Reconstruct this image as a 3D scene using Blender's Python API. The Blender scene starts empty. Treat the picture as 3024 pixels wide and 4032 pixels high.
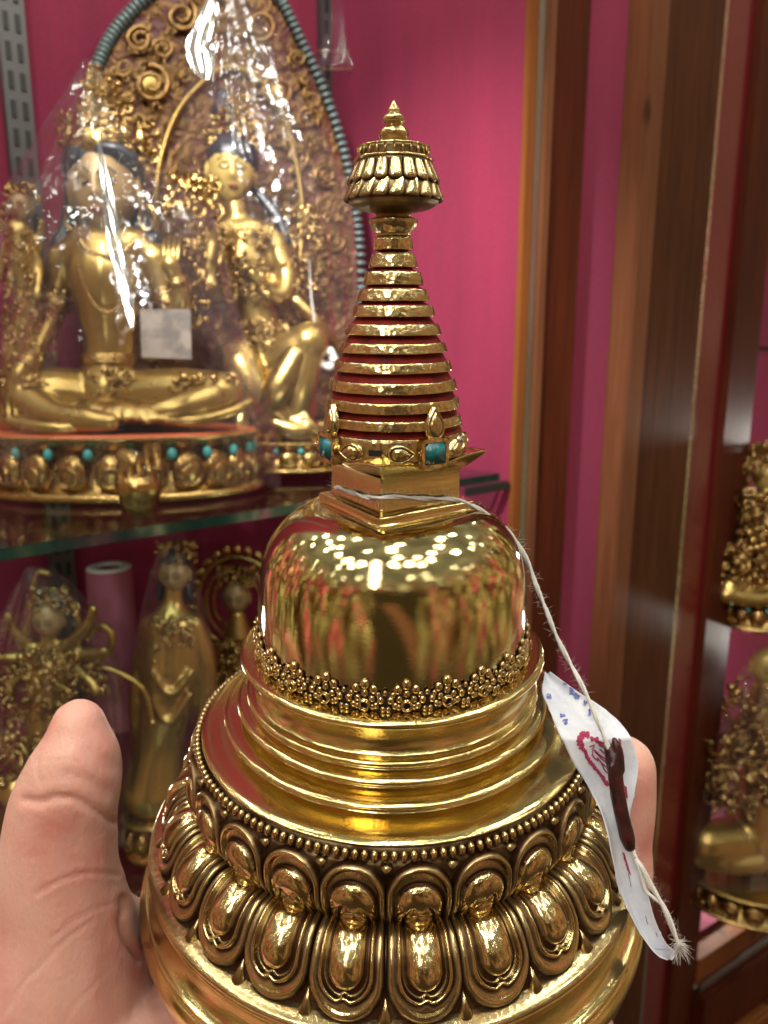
import bpy, bmesh, math, random
import numpy as np
from mathutils import Vector, Matrix, noise as mn
R = math.radians
S = bpy.context.scene
COL = S.collection
rnd = random.Random(7)

# ---------------------------------------------------------------- camera
PITCH = R(11.4); FP = 2795.0            # focal length in photo pixels (3024 x 4032)
cd = bpy.data.cameras.new('camera'); cam = bpy.data.objects.new('camera', cd); COL.objects.link(cam)
S.camera = cam
cam.location = (0, 0, 0); cam.rotation_euler = (R(90) - PITCH, 0, 0)
cd.sensor_fit = 'VERTICAL'; cd.sensor_height = 36; cd.sensor_width = 27
cd.lens = 36 * FP / 4032; cd.clip_start = 0.01; cd.clip_end = 30
cd.dof.use_dof = True; cd.dof.focus_distance = 0.136; cd.dof.aperture_fstop = 26.0
S.render.resolution_x = 768; S.render.resolution_y = 1024
S.view_settings.view_transform = 'Standard'; S.view_settings.look = 'None'
S.view_settings.exposure = 0.06; S.view_settings.gamma = 1
S.cycles.use_denoising = True
S.cycles.max_bounces = 10; S.cycles.glossy_bounces = 6; S.cycles.transparent_max_bounces = 24
S.cycles.transmission_bounces = 6; S.cycles.sample_clamp_indirect = 8; S.cycles.caustics_reflective = False
S.cycles.caustics_refractive = False

def W(X, Y, c):
    """photo pixel + depth along the view axis -> world point"""
    x = (X - 1512) / FP * c; u = (2016 - Y) / FP * c
    cp, sp = math.cos(PITCH), math.sin(PITCH)
    return Vector((x, c * cp + u * sp, -c * sp + u * cp))
def Dp(x, y, c): return W(x * 1.823, y * 1.823, c)      # coordinates of the 1659 px wide view

# ---------------------------------------------------------------- node helper
def N(nt, typ, ins=None, **at):
    n = nt.nodes.new(typ)
    for k, v in at.items(): setattr(n, k, v)
    for k, v in (ins or {}).items():
        s = n.inputs[k]
        if isinstance(v, bpy.types.NodeSocket): nt.links.new(v, s)
        elif isinstance(v, bpy.types.Node): nt.links.new(v.outputs[0], s)
        else: s.default_value = v
    return n
def M(nt, op, a, b=0.0, c=None, clamp=False):
    d = {0: a, 1: b}
    if c is not None: d[2] = c
    return N(nt, 'ShaderNodeMath', d, operation=op, use_clamp=clamp).outputs[0]
def ramp(nt, fac, stops, interp='LINEAR'):
    n = N(nt, 'ShaderNodeValToRGB', {0: fac}); cr = n.color_ramp; cr.interpolation = interp
    while len(cr.elements) < len(stops): cr.elements.new(0.5)
    for e, (p, c) in zip(cr.elements, stops):
        e.position = p; e.color = (c[0], c[1], c[2], 1)
    return n.outputs[0]
def mixc(nt, f, a, b, mode='MIX'):
    n = nt.nodes.new('ShaderNodeMix'); n.data_type = 'RGBA'; n.blend_type = mode
    for i, v in ((0, f), (6, a), (7, b)):
        if isinstance(v, bpy.types.NodeSocket): nt.links.new(v, n.inputs[i])
        elif i == 0: n.inputs[0].default_value = v
        else: n.inputs[i].default_value = (v[0], v[1], v[2], 1)
    return n.outputs[2]

# ---------------------------------------------------------------- world: the shop around the cabinet
wd = bpy.data.worlds.new('World'); S.world = wd; wd.use_nodes = True
nt = wd.node_tree; nt.nodes.clear()
tc = N(nt, 'ShaderNodeTexCoord'); sp = N(nt, 'ShaderNodeSeparateXYZ', {0: tc.outputs['Generated']})
x_, y_, z_ = sp.outputs
az = M(nt, 'ARCTAN2', x_, M(nt, 'MULTIPLY', y_, -1.0))
el = M(nt, 'ARCSINE', z_)
v1 = N(nt, 'ShaderNodeCombineXYZ', {0: M(nt, 'MULTIPLY', az, 4.6), 1: M(nt, 'MULTIPLY', el, 1.2), 2: 3.7})
n1 = N(nt, 'ShaderNodeTexNoise', {'Vector': v1.outputs[0], 'Scale': 1.6, 'Detail': 3, 'Roughness': 0.55})
v2 = N(nt, 'ShaderNodeCombineXYZ', {0: M(nt, 'MULTIPLY', az, 19.0), 1: M(nt, 'MULTIPLY', el, 6.0), 2: 1.2})
n2 = N(nt, 'ShaderNodeTexNoise', {'Vector': v2.outputs[0], 'Scale': 2.0, 'Detail': 4, 'Roughness': 0.65})
shop = ramp(nt, n1.outputs[0], [(0.0, (0.03, 0.012, 0.008)), (0.40, (0.11, 0.045, 0.02)), (0.45, (0.16, 0.12, 0.05)), (0.50, (0.62, 0.54, 0.28)),
                      (0.54, (0.09, 0.045, 0.03)), (0.58, (0.60, 0.07, 0.15)), (0.68, (0.5, 0.42, 0.22))])
spk = ramp(nt, n2.outputs[0], [(0.0, (0.12, 0.10, 0.08)), (0.45, (0.35, 0.33, 0.30)), (0.55, (1.3, 1.25, 1.15)), (0.64, (4.0, 4.0, 3.8)), (1, (11, 11, 10.5))])
shop = mixc(nt, 1.0, shop, spk, 'MULTIPLY')
# the ceiling with its many small lamps
vc = N(nt, 'ShaderNodeCombineXYZ', {0: M(nt, 'DIVIDE', x_, M(nt, 'MAXIMUM', z_, 0.12)), 1: M(nt, 'DIVIDE', y_, M(nt, 'MAXIMUM', z_, 0.12)), 2: 0.0})
vo = N(nt, 'ShaderNodeTexVoronoi', {'Vector': vc.outputs[0], 'Scale': 2.0, 'Randomness': 1.0}, voronoi_dimensions='2D')
sp0 = M(nt, 'LESS_THAN', vo.outputs['Distance'], 0.036)
cn = N(nt, 'ShaderNodeTexNoise', {'Vector': vc.outputs[0], 'Scale': 2.5, 'Detail': 4})
ceil = mixc(nt, sp0, ramp(nt, cn.outputs[0], [(.30, (.12, .115, .09)), (.5, (.26, .25, .20)), (.70, (.52, .51, .42))]), (85, 85, 78))
fc = M(nt, 'SMOOTHSTEP', el, 0.0) if False else N(nt, 'ShaderNodeMapRange', {0: el, 1: 0.36, 2: 0.72}).outputs[0]
col = mixc(nt, fc, shop, ceil)
fl = N(nt, 'ShaderNodeMapRange', {0: el, 1: -0.35, 2: -0.75}).outputs[0]
col = mixc(nt, fl, col, (0.075, 0.05, 0.035))
# the photographer: a dark figure straight behind the camera
ph = M(nt, 'MULTIPLY', N(nt, 'ShaderNodeMapRange', {0: M(nt, 'ABSOLUTE', M(nt, 'SUBTRACT', az, M(nt, 'ADD', 0.03, M(nt, 'MULTIPLY', M(nt, 'SUBTRACT', n1.outputs[0], .5), .25)))), 1: .36, 2: .29}).outputs[0], N(nt, 'ShaderNodeMapRange', {0: el, 1: .50, 2: .34}).outputs[0])
arm = M(nt, 'MULTIPLY', M(nt, 'LESS_THAN', M(nt, 'ABSOLUTE', M(nt, 'SUBTRACT', az, M(nt, 'SUBTRACT', 0.02, M(nt, 'MULTIPLY', el, 0.7)))), 0.11), M(nt, 'LESS_THAN', el, 0.12))
col = mixc(nt, ph, col, mixc(nt, arm, (0.065, 0.046, 0.024), (0.30, 0.14, 0.08)))
bg = N(nt, 'ShaderNodeBackground', {0: col, 1: 0.92})
N(nt, 'ShaderNodeOutputWorld', {0: bg.outputs[0]})

# ---------------------------------------------------------------- lamps
def area(name, loc, to, sx, sy, power, color=(1, 0.95, 0.86)):
    l = bpy.data.lights.new(name, 'AREA'); l.shape = 'RECTANGLE'; l.size = sx; l.size_y = sy; l.energy = power; l.color = color
    o = bpy.data.objects.new(name, l); COL.objects.link(o); o.location = loc
    d = Vector(to) - Vector(loc); o.rotation_euler = d.to_track_quat('-Z', 'Y').to_euler(); return o
def point(name, loc, power, rad=0.012, color=(1, 0.96, 0.88)):
    l = bpy.data.lights.new(name, 'POINT'); l.energy = power; l.shadow_soft_size = rad; l.color = color
    o = bpy.data.objects.new(name, l); COL.objects.link(o); o.location = loc; return o
area('glare_strip_light', (-0.30, -0.75, 0.92), (-0.15, 0.5, 0.0), 0.09, 0.8, 6)  # added strip light, placed so the plastic film mirrors it as streaks
for i_ in range(6):
    for x0_ in (-0.75, 0.0, 0.5): point('ceiling_spotlight', (x0_ + .08 * (i_ % 2), -0.55 + .24 * i_, 1.15 - .05 * (i_ % 3)), 2.6, 0.022)
for p in [(-0.30, 0.33, 0.62), (-0.10, 0.50, 0.62), (0.06, 0.66, 0.62), (-0.45, 0.18, 0.62)]:
    point('cabinet_spot_or_fill', p, 0.6)
for p, q, e_, an in (((-0.25, 0.05, 0.55), (0.04, 0.90, 0.02), 75, 40),):  # added spot that brightens the felt side panel
    l = bpy.data.lights.new('wall_fill_spot', 'SPOT'); l.energy = e_; l.spot_size = R(an); l.spot_blend = 1.0; l.shadow_soft_size = .02; l.color = (1, .95, .9)
    o = bpy.data.objects.new('wall_fill_spot', l); COL.objects.link(o); o.location = p; o.rotation_euler = (Vector(q) - Vector(p)).to_track_quat('-Z', 'Y').to_euler()
for p in [(0.95, 1.45, -0.15), (0.95, 1.45, -0.62), (0.77, 1.47, -1.08)]:  # the last one is added to brighten the crimson floor under the shelf
    point('cabinet_spot_or_fill', p, 4.5, 0.02)
for p in [(-0.22, 0.36, -0.155), (-0.02, 0.56, -0.155)]:
    point('cabinet_spot_or_fill', p, 0.25, 0.01)
for p in [(-0.35, -0.3, 0.75), (0.2, -0.35, 0.8), (0.6, 0.1, 0.7), (0.0, 0.05, 0.85)]:
    point('ceiling_spotlight', p, 2.5, 0.02)

# ---------------------------------------------------------------- materials
def mat(name, base=(0.5, 0.5, 0.5), rough=0.5, metal=0.0, **kw):
    m = bpy.data.materials.new(name); m.use_nodes = True; t = m.node_tree
    b = t.nodes['Principled BSDF']
    b.inputs['Base Color'].default_value = (*base, 1); b.inputs['Roughness'].default_value = rough; b.inputs['Metallic'].default_value = metal
    for k, v in kw.items(): b.inputs[k.replace('_', ' ')].default_value = v
    return m, t, b
def bump(t, b, h, strength=0.3, dist=0.001, normal=None):
    d = {'Height': h, 'Strength': strength, 'Distance': dist}
    if normal is not None: d['Normal'] = normal
    n = N(t, 'ShaderNodeBump', d); t.links.new(n.outputs[0], b.inputs['Normal']); return n.outputs[0]
def objco(t, scale=(1, 1, 1), rot=(0, 0, 0)):
    c = N(t, 'ShaderNodeTexCoord'); return N(t, 'ShaderNodeMapping', {0: c.outputs['Object'], 'Scale': scale, 'Rotation': rot}).outputs[0]

def gold(name, base, rough, patina=(0.050, 0.019, 0.007), cav=True, scr=0.25, nscale=900, cavgain=1.0, brushed=None, hammer=0.0, spots=0.0):
    m, t, b = mat(name, base, rough, 1.0)
    o = objco(t)
    n = N(t, 'ShaderNodeTexNoise', {'Vector': o, 'Scale': nscale * 0.12, 'Detail': 5, 'Roughness': 0.6})
    col = mixc(t, M(t, 'MULTIPLY', n.outputs[0], 0.75), base, (base[0] * 0.62, base[1] * 0.52, base[2] * 0.38))
    if spots:
        v = N(t, 'ShaderNodeTexNoise', {'Vector': o, 'Scale': nscale * 0.6, 'Detail': 4, 'Roughness': 0.7})
        f = N(t, 'ShaderNodeMapRange', {0: v.outputs[0], 1: 0.52, 2: 0.72, 4: spots}).outputs[0]
        col = mixc(t, f, col, (0.16, 0.07, 0.02))
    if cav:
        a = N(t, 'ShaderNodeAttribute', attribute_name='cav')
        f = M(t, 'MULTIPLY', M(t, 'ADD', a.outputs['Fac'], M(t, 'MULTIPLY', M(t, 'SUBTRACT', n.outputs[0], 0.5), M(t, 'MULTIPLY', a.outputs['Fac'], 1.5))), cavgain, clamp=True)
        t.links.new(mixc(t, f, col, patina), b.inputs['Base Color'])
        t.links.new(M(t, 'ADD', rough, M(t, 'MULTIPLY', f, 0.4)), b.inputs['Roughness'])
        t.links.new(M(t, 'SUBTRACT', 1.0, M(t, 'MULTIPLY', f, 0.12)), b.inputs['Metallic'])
    else:
        t.links.new(col, b.inputs['Base Color'])
        r = N(t, 'ShaderNodeMapRange', {0: n.outputs[0], 3: rough * 0.75, 4: rough * 1.35}).outputs[0]
        t.links.new(r, b.inputs['Roughness'])
    h = N(t, 'ShaderNodeTexNoise', {'Vector': o, 'Scale': nscale, 'Detail': 3}).outputs[0]
    nrm = bump(t, b, h, scr, 0.0004)
    if brushed:
        o2 = objco(t, brushed)
        h2 = N(t, 'ShaderNodeTexNoise', {'Vector': o2, 'Scale': 260, 'Detail': 6, 'Roughness': 0.7}).outputs[0]
        nrm = bump(t, b, h2, 0.12, 0.0006, nrm)
    if hammer:
        h3 = N(t, 'ShaderNodeTexVoronoi', {'Vector': o, 'Scale': 800}).outputs['Distance']
        nrm = bump(t, b, h3, hammer, 0.0012, nrm)
    return m
GB = (0.76, 0.63, 0.30)
M_gold = gold('polished_gold', GB, 0.13, cav=False, scr=0.05, brushed=(1, 1, 5))
M_dome = gold('dome_gold', (0.74, 0.63, 0.32), 0.07, cav=False, scr=0.015, brushed=(0.6, 0.6, 5))
for n_ in M_dome.node_tree.nodes:
    if n_.type == 'BUMP' and n_.inputs['Strength'].default_value > .1: n_.inputs['Strength'].default_value = .05
M_rings = gold('lathe_gold', (0.80, 0.66, 0.30), 0.13, cav=False, scr=0.06, brushed=(0.6, 0.6, 6))
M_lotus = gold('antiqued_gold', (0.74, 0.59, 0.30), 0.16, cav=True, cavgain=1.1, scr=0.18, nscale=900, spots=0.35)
M_ham = gold('hammered_gold', (0.76, 0.62, 0.31), 0.16, cav=True, scr=0.12, hammer=0.16)
M_dark, t, b = mat('dark_patina', (0.035, 0.014, 0.007), 0.6, 0.3)
M_red, t, b = mat('red_lacquer', (0.30, 0.022, 0.012), 0.6, Specular_IOR_Level=0.15)
n = N(t, 'ShaderNodeTexNoise', {'Vector': objco(t), 'Scale': 300, 'Detail': 4})
t.links.new(ramp(t, n.outputs[0], [(0.3, (0.07, 0.007, 0.005)), (0.6, (0.24, 0.016, 0.009))]), b.inputs['Base Color'])
M_turq, t, b = mat('turquoise', (0.02, 0.16, 0.17), 0.28)
n = N(t, 'ShaderNodeTexNoise', {'Vector': objco(t), 'Scale': 400, 'Detail': 5})
t.links.new(ramp(t, n.outputs[0], [(0.3, (0.006, 0.06, 0.075)), (0.55, (0.012, 0.16, 0.17)), (0.75, (0.05, 0.27, 0.26))]), b.inputs['Base Color'])

def wood(name, a, c, rough=0.55, grain=(45, 45, 2.2)):
    m, t, b = mat(name, a, rough, 0)
    o = objco(t, grain)
    n = N(t, 'ShaderNodeTexNoise', {'Vector': o, 'Scale': 3.2, 'Detail': 6, 'Roughness': 0.62, 'Distortion': 0.6})
    o2 = objco(t, (5, 5, 1.5))
    n2 = N(t, 'ShaderNodeTexNoise', {'Vector': o2, 'Scale': 2.5, 'Detail': 3})
    k = N(t, 'ShaderNodeTexVoronoi', {'Vector': objco(t, (3.0, 3.0, 1.6)), 'Scale': 3.1})
    f = M(t, 'ADD', M(t, 'MULTIPLY', n.outputs[0], 0.7), M(t, 'MULTIPLY', n2.outputs[0], 0.35))
    colr = ramp(t, f, [(0.3, a), (0.52, [(p + q) / 2 for p, q in zip(a, c)]), (0.72, c)])
    kn = N(t, 'ShaderNodeMapRange', {0: k.outputs['Distance'], 1: 0.045, 2: 0.11, 3: 0.8, 4: 0}).outputs[0]
    t.links.new(mixc(t, kn, colr, (a[0] * 0.3, a[1] * 0.3, a[2] * 0.3)), b.inputs['Base Color'])
    bump(t, b, n.outputs[0], 0.08, 0.002)
    b.inputs['Specular IOR Level'].default_value = 0.10
    return m
M_woodred = wood('mahogany_wood', (0.035, 0.006, 0.0025), (0.10, 0.020, 0.007))
M_wooddark = wood('walnut_wood', (0.026, 0.008, 0.003), (0.105, 0.034, 0.012))
M_woodorange = wood('orange_varnished_wood', (0.13, 0.040, 0.010), (0.24, 0.08, 0.02))
M_woodedge = wood('worn_edge_wood', (0.10, 0.034, 0.015), (0.18, 0.07, 0.030))
def felt(name, c, sat=1.0):
    m, t, b = mat(name, c, 0.85)
    n = N(t, 'ShaderNodeTexNoise', {'Vector': objco(t), 'Scale': 420, 'Detail': 3})
    n2 = N(t, 'ShaderNodeTexNoise', {'Vector': objco(t, (6, 6, .8)), 'Scale': 4, 'Detail': 5})
    f = M(t, 'ADD', M(t, 'MULTIPLY', n.outputs[0], 0.5), M(t, 'MULTIPLY', n2.outputs[0], 0.5))
    t.links.new(ramp(t, f, [(0.35, [k * 0.78 for k in c]), (0.65, [min(1, k * 1.15) for k in c])]), b.inputs['Base Color'])
    bump(t, b, n.outputs[0], 0.3, 0.0006)
    b.inputs['Sheen Weight'].default_value = 0.25; b.inputs['Sheen Tint'].default_value = (1, 0.3, 0.5, 1)
    return m
M_felt = felt('crimson_felt', (0.200, 0.0090, 0.041))
M_steel, t, b = mat('brushed_steel', (0.42, 0.42, 0.42), 0.25, 1.0)
M_grey, t, b = mat('grey_painted_steel', (0.10, 0.10, 0.10), 0.4, 0.6)
M_track, t, b = mat('polished_track', (0.55, 0.52, 0.48), 0.08, 1.0)
n = N(t, 'ShaderNodeTexNoise', {'Vector': objco(t), 'Scale': 90, 'Detail': 2}); bump(t, b, n.outputs[0], .5, .003)
M_black, t, b = mat('black_slot', (0.01, 0.01, 0.01), 0.5)
M_sgold = gold('statue_gold', (0.50, 0.36, 0.12), 0.28, cav=False, scr=0.10, nscale=240)
M_sgold.node_tree.nodes['Principled BSDF'].inputs['Metallic'].default_value = 0.86
M_orn = gold('ornament_gold', (0.52, 0.36, 0.14), 0.24, cav=False, scr=0.9, nscale=330, spots=0.9)
M_skin_gold, t, b = mat('painted_face_gold', (0.33, 0.22, 0.10), 0.42, 0.25)
M_face2, t, b = mat('pale_face_gold', (0.50, 0.36, 0.10), 0.38, 0.3)
M_hair, t, b = mat('blue_black_hair', (0.012, 0.014, 0.022), 0.35)
M_lip, t, b = mat('lip_red', (0.25, 0.05, 0.03), 0.5)
M_coral, t, b = mat('coral_lacquer', (0.62, 0.13, 0.05), 0.35)
M_turqsm, t, b = mat('turquoise_inlay', (0.05, 0.33, 0.32), 0.3)
M_white, t, b = mat('white_card', (0.75, 0.74, 0.70), 0.6)
M_reflect, t, b = mat('reflected_bead_pink', (0.55, 0.30, 0.36), 0.5)  # pale pink bead colour standing in for the ornament's wall reflection

# crimson board with gold scrollwork
M_board, t, b = mat('scrollwork_board', (0.4, 0.1, 0.03), 0.4, 0.0)
o = objco(t)
n = N(t, 'ShaderNodeTexNoise', {'Vector': o, 'Scale': 60, 'Detail': 3, 'Distortion': 1.4})
f = N(t, 'ShaderNodeMapRange', {0: n.outputs[0], 1: 0.44, 2: 0.54}).outputs[0]
n3 = N(t, 'ShaderNodeTexNoise', {'Vector': o, 'Scale': 9, 'Detail': 2})
redc = ramp(t, n3.outputs[0], [(0.35, (0.10, 0.012, 0.008)), (0.65, (0.11, 0.032, 0.012))])
t.links.new(mixc(t, f, redc, (0.22, 0.125, 0.05)), b.inputs['Base Color'])
t.links.new(M(t, 'MULTIPLY', f, 0.9), b.inputs['Metallic'])
bump(t, b, n.outputs[0], 0.9, 0.006)

def plastic(name, tint=(0.97, 0.97, 0.98), base=0.0, scale=30, st=0.30, milky=0.006, cap=0.20):
    m = bpy.data.materials.new(name); m.use_nodes = True; t = m.node_tree; t.nodes.clear()
    o = objco(t)
    n = N(t, 'ShaderNodeTexNoise', {'Vector': o, 'Scale': scale, 'Detail': 2, 'Roughness': 0.45, 'Distortion': 0.5})
    v = N(t, 'ShaderNodeTexVoronoi', {'Vector': o, 'Scale': scale * 1.1}, feature='DISTANCE_TO_EDGE')
    h = M(t, 'ADD', n.outputs[0], M(t, 'MULTIPLY', v.outputs['Distance'], 0.5))
    bm_ = N(t, 'ShaderNodeBump', {'Height': h, 'Strength': st, 'Distance': 0.006})
    fr = N(t, 'ShaderNodeFresnel', {'IOR': 1.42, 'Normal': bm_.outputs[0]})
    gl = N(t, 'ShaderNodeBsdfGlossy', {'Color': (1, 1, 1, 1), 'Roughness': 0.07, 'Normal': bm_.outputs[0]})
    tr = N(t, 'ShaderNodeBsdfTransparent', {'Color': (*tint, 1)})
    df = N(t, 'ShaderNodeBsdfDiffuse', {'Color': (0.8, 0.8, 0.82, 1)})
    a = N(t, 'ShaderNodeMixShader', {0: milky, 1: tr.outputs[0], 2: df.outputs[0]})
    nm = N(t, 'ShaderNodeTexNoise', {'Vector': o, 'Scale': 14, 'Detail': 2})
    lw = N(t, 'ShaderNodeLayerWeight', {'Blend': .5})
    rim_ = M(t, 'MULTIPLY', M(t, 'POWER', lw.outputs['Facing'], 5.0), .35 if st else 0.0)
    msk = N(t, 'ShaderNodeMapRange', {0: nm.outputs[0], 1: 0.42, 2: 0.62, 3: 0.06, 4: 1.0}).outputs[0]
    fac = M(t, 'MULTIPLY', M(t, 'MINIMUM', M(t, 'MULTIPLY', fr.outputs[0], 0.8), cap), msk if st else 1.0, clamp=True)
    fac = M(t, 'ADD', fac, rim_, clamp=True)
    mx = N(t, 'ShaderNodeMixShader', {0: fac, 1: a.outputs[0], 2: gl.outputs[0]})
    N(t, 'ShaderNodeOutputMaterial', {0: mx.outputs[0]})
    return m
M_plastic = plastic('clear_plastic_film', scale=52, st=0.32, milky=0.013)
M_glass = plastic('shelf_glass', (0.80, 0.93, 0.88), 0.02, 5, 0.0, 0.0)
M_gedge, t, b = mat('green_glass_edge', (0.003, 0.022, 0.016), 0.06, 0.0)
b.inputs['IOR'].default_value = 1.6; b.inputs['Coat Weight'].default_value = 1.0

# ---------------------------------------------------------------- mesh helpers
def obj(name, me_or_bm, m, parent=None, smooth=True):
    if isinstance(me_or_bm, bmesh.types.BMesh):
        me = bpy.data.meshes.new(name); me_or_bm.to_mesh(me); me_or_bm.free()
    else: me = me_or_bm
    if smooth: me.polygons.foreach_set('use_smooth', [True] * len(me.polygons))
    o = bpy.data.objects.new(name, me); COL.objects.link(o)
    if m: me.materials.append(m)
    if parent: o.parent = parent
    return o
def tag(o, label=None, cat=None, group=None, kind=None):
    if label: o['label'] = label
    if cat: o['category'] = cat
    if group: o['group'] = group
    if kind: o['kind'] = kind
    return o
def empty(name, loc=(0, 0, 0), rot=(0, 0, 0)):
    o = bpy.data.objects.new(name, None); COL.objects.link(o); o.location = loc; o.rotation_euler = rot
    o.empty_display_size = 0.01; return o
def grid_mesh(name, P, closed_u=False, attr=None):
    """P: array (nv, nu, 3)"""
    nv, nu, _ = P.shape
    me = bpy.data.meshes.new(name)
    f = []
    for j in range(nv - 1):
        for i in range(nu if closed_u else nu - 1):
            k = (i + 1) % nu
            f.append((j * nu + i, j * nu + k, (j + 1) * nu + k, (j + 1) * nu + i))
    me.from_pydata(P.reshape(-1, 3).tolist(), [], f); me.update()
    if attr is not None:
        a = me.attributes.new('cav', 'FLOAT', 'POINT'); a.data.foreach_set('value', attr.reshape(-1).astype(np.float32))
    return me
def chaikin(p, it=2):
    p = [np.array(q, float) for q in p]
    for _ in range(it):
        q = [p[0]]
        for a, b in zip(p[:-1], p[1:]): q += [a * .75 + b * .25, a * .25 + b * .75]
        q.append(p[-1]); p = q
    return np.array(p)
def lathe(name, prof, m, parent=None, seg=192, it=2, sc=1.0, cav=None, wob=0.0):
    p = chaikin(prof, it) * sc if it else np.array(prof, float) * sc
    th = np.linspace(0, 2 * np.pi, seg, endpoint=False)
    P = np.zeros((len(p), seg, 3))
    rr = p[:, 0][:, None] * np.ones(seg)
    zz = p[:, 1][:, None] * np.ones(seg)
    if wob:
        for k in (3, 7, 11, 17): rr = rr + wob * np.sin(k * th + k * 1.7)[None, :] * (p[:, 0][:, None] > 1e-5) / math.sqrt(k)
        zz = zz + wob * (np.sin(5 * th + p[0, 1] * 900) + .6 * np.sin(13 * th + p[0, 1] * 500))[None, :] * .6
    P[..., 0] = rr * np.sin(th); P[..., 1] = -rr * np.cos(th); P[..., 2] = zz
    at = None
    if cav is not None: at = np.full(P.shape[:2], float(cav))
    return obj(name, grid_mesh(name, P, True, at), m, parent)
_SPH = {}
def sphere_into(bm, c, r, seg=10, rings=7, mtx=None):
    if (seg, rings) not in _SPH:
        v = [Vector((0, 0, 1))]; f = []
        for j in range(1, rings):
            ph = math.pi * j / rings
            v += [Vector((math.sin(ph) * math.cos(2 * math.pi * i / seg), math.sin(ph) * math.sin(2 * math.pi * i / seg), math.cos(ph))) for i in range(seg)]
        v.append(Vector((0, 0, -1)))
        for i in range(seg):
            k = (i + 1) % seg; f.append((0, 1 + i, 1 + k)); f.append((len(v) - 1, 1 + (rings - 2) * seg + k, 1 + (rings - 2) * seg + i))
            for j in range(rings - 2): f.append((1 + j * seg + i, 1 + (j + 1) * seg + i, 1 + (j + 1) * seg + k, 1 + j * seg + k))
        _SPH[(seg, rings)] = (v, f)
    v, f = _SPH[(seg, rings)]
    rr = r if isinstance(r, (tuple, list, Vector)) else (r, r, r)
    m4 = Matrix.Translation(c) @ (mtx if mtx else Matrix.Identity(4)) @ Matrix.Diagonal((*rr, 1))
    vs = [bm.verts.new(m4 @ p) for p in v]
    for q in f: bm.faces.new([vs[i] for i in q])
def tube_pts(path, rad, seg=8, closed=False):
    """ring array around a path"""
    path = [Vector(p) for p in path]; n = len(path); P = np.zeros((n, seg, 3))
    up = Vector((0.13, 0.27, 1)).normalized(); prev = None
    for i, p in enumerate(path):
        t = (path[(i + 1) % n if closed else min(i + 1, n - 1)] - path[(i - 1) % n if closed else max(i - 1, 0)]).normalized()
        a = t.cross(up)
        if a.length < 1e-4: a = t.cross(Vector((1, 0, 0)))
        a.normalize()
        if prev is not None:
            a = (prev - t * prev.dot(t)).normalized()
        prev = a; b = t.cross(a)
        r = rad[i] if isinstance(rad, (list, tuple, np.ndarray)) else rad
        for k in range(seg):
            an = 2 * math.pi * k / seg; q = p + a * math.cos(an) * r + b * math.sin(an) * r
            P[i, k] = q
    return P
def tube_into(bm, path, rad, seg=8, closed=False):
    P = tube_pts(path, rad, seg, closed); n = len(P)
    vs = [[bm.verts.new(P[i, k]) for k in range(seg)] for i in range(n)]
    for i in range(n if closed else n - 1):
        j = (i + 1) % n
        for k in range(seg):
            bm.faces.new((vs[i][k], vs[i][(k + 1) % seg], vs[j][(k + 1) % seg], vs[j][k]))
    if not closed:
        bm.faces.new(vs[0]); bm.faces.new(list(reversed(vs[-1])))
def spline(pts, n=8):
    """Catmull-Rom through points (any dimension)"""
    p = [np.array(q, float) for q in pts]; p = [2 * p[0] - p[1]] + p + [2 * p[-1] - p[-2]]; out = []
    for i in range(1, len(p) - 2):
        for k in range(n):
            t = k / n; a, b, c, d = p[i - 1:i + 3]
            out.append(.5 * ((2 * b) + (-a + c) * t + (2 * a - 5 * b + 4 * c - d) * t * t + (-a + 3 * b - 3 * c + d) * t ** 3))
    out.append(p[-2]); return np.array(out)
def box_into(bm, x0, x1, y0, y1, z0, z1, mtx=None):
    v = [bm.verts.new((x, y, z)) for x in (x0, x1) for y in (y0, y1) for z in (z0, z1)]
    for f in ((0, 1, 3, 2), (4, 6, 7, 5), (0, 4, 5, 1), (2, 3, 7, 6), (0, 2, 6, 4), (1, 5, 7, 3)): bm.faces.new([v[i] for i in f])
    if mtx: bmesh.ops.transform(bm, matrix=mtx, verts=v)
def blob(name, chains, voxel, m, parent=None, smooth_it=6, ell=()):
    """chains: lists of (point, radius); joined into one continuous surface"""
    bm = bmesh.new()
    for ch in chains:
        pts = [np.array([*p, r]) for p, r in ch]
        q = spline(pts, 5) if len(pts) > 1 else np.array(pts)
        if len(q) > 1: tube_into(bm, [v[:3] for v in q], [max(v[3], 1e-4) for v in q], 14)
        for v in (q[0], q[-1]): sphere_into(bm, Vector(v[:3]), max(v[3], 1e-4), 14, 10)
    for c, r in ell: sphere_into(bm, Vector(c), r, 18, 12)
    bmesh.ops.recalc_face_normals(bm, faces=bm.faces)
    o = obj(name, bm, None, None, False)
    md = o.modifiers.new('r', 'REMESH'); md.mode = 'VOXEL'; md.voxel_size = voxel
    md = o.modifiers.new('s', 'SMOOTH'); md.iterations = smooth_it; md.factor = 0.6
    dg = bpy.context.evaluated_depsgraph_get(); dg.update()
    me = bpy.data.meshes.new_from_object(o.evaluated_get(dg)); old = o.data
    bpy.data.objects.remove(o); bpy.data.meshes.remove(old); me.name = name
    return obj(name, me, m, parent)

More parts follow.
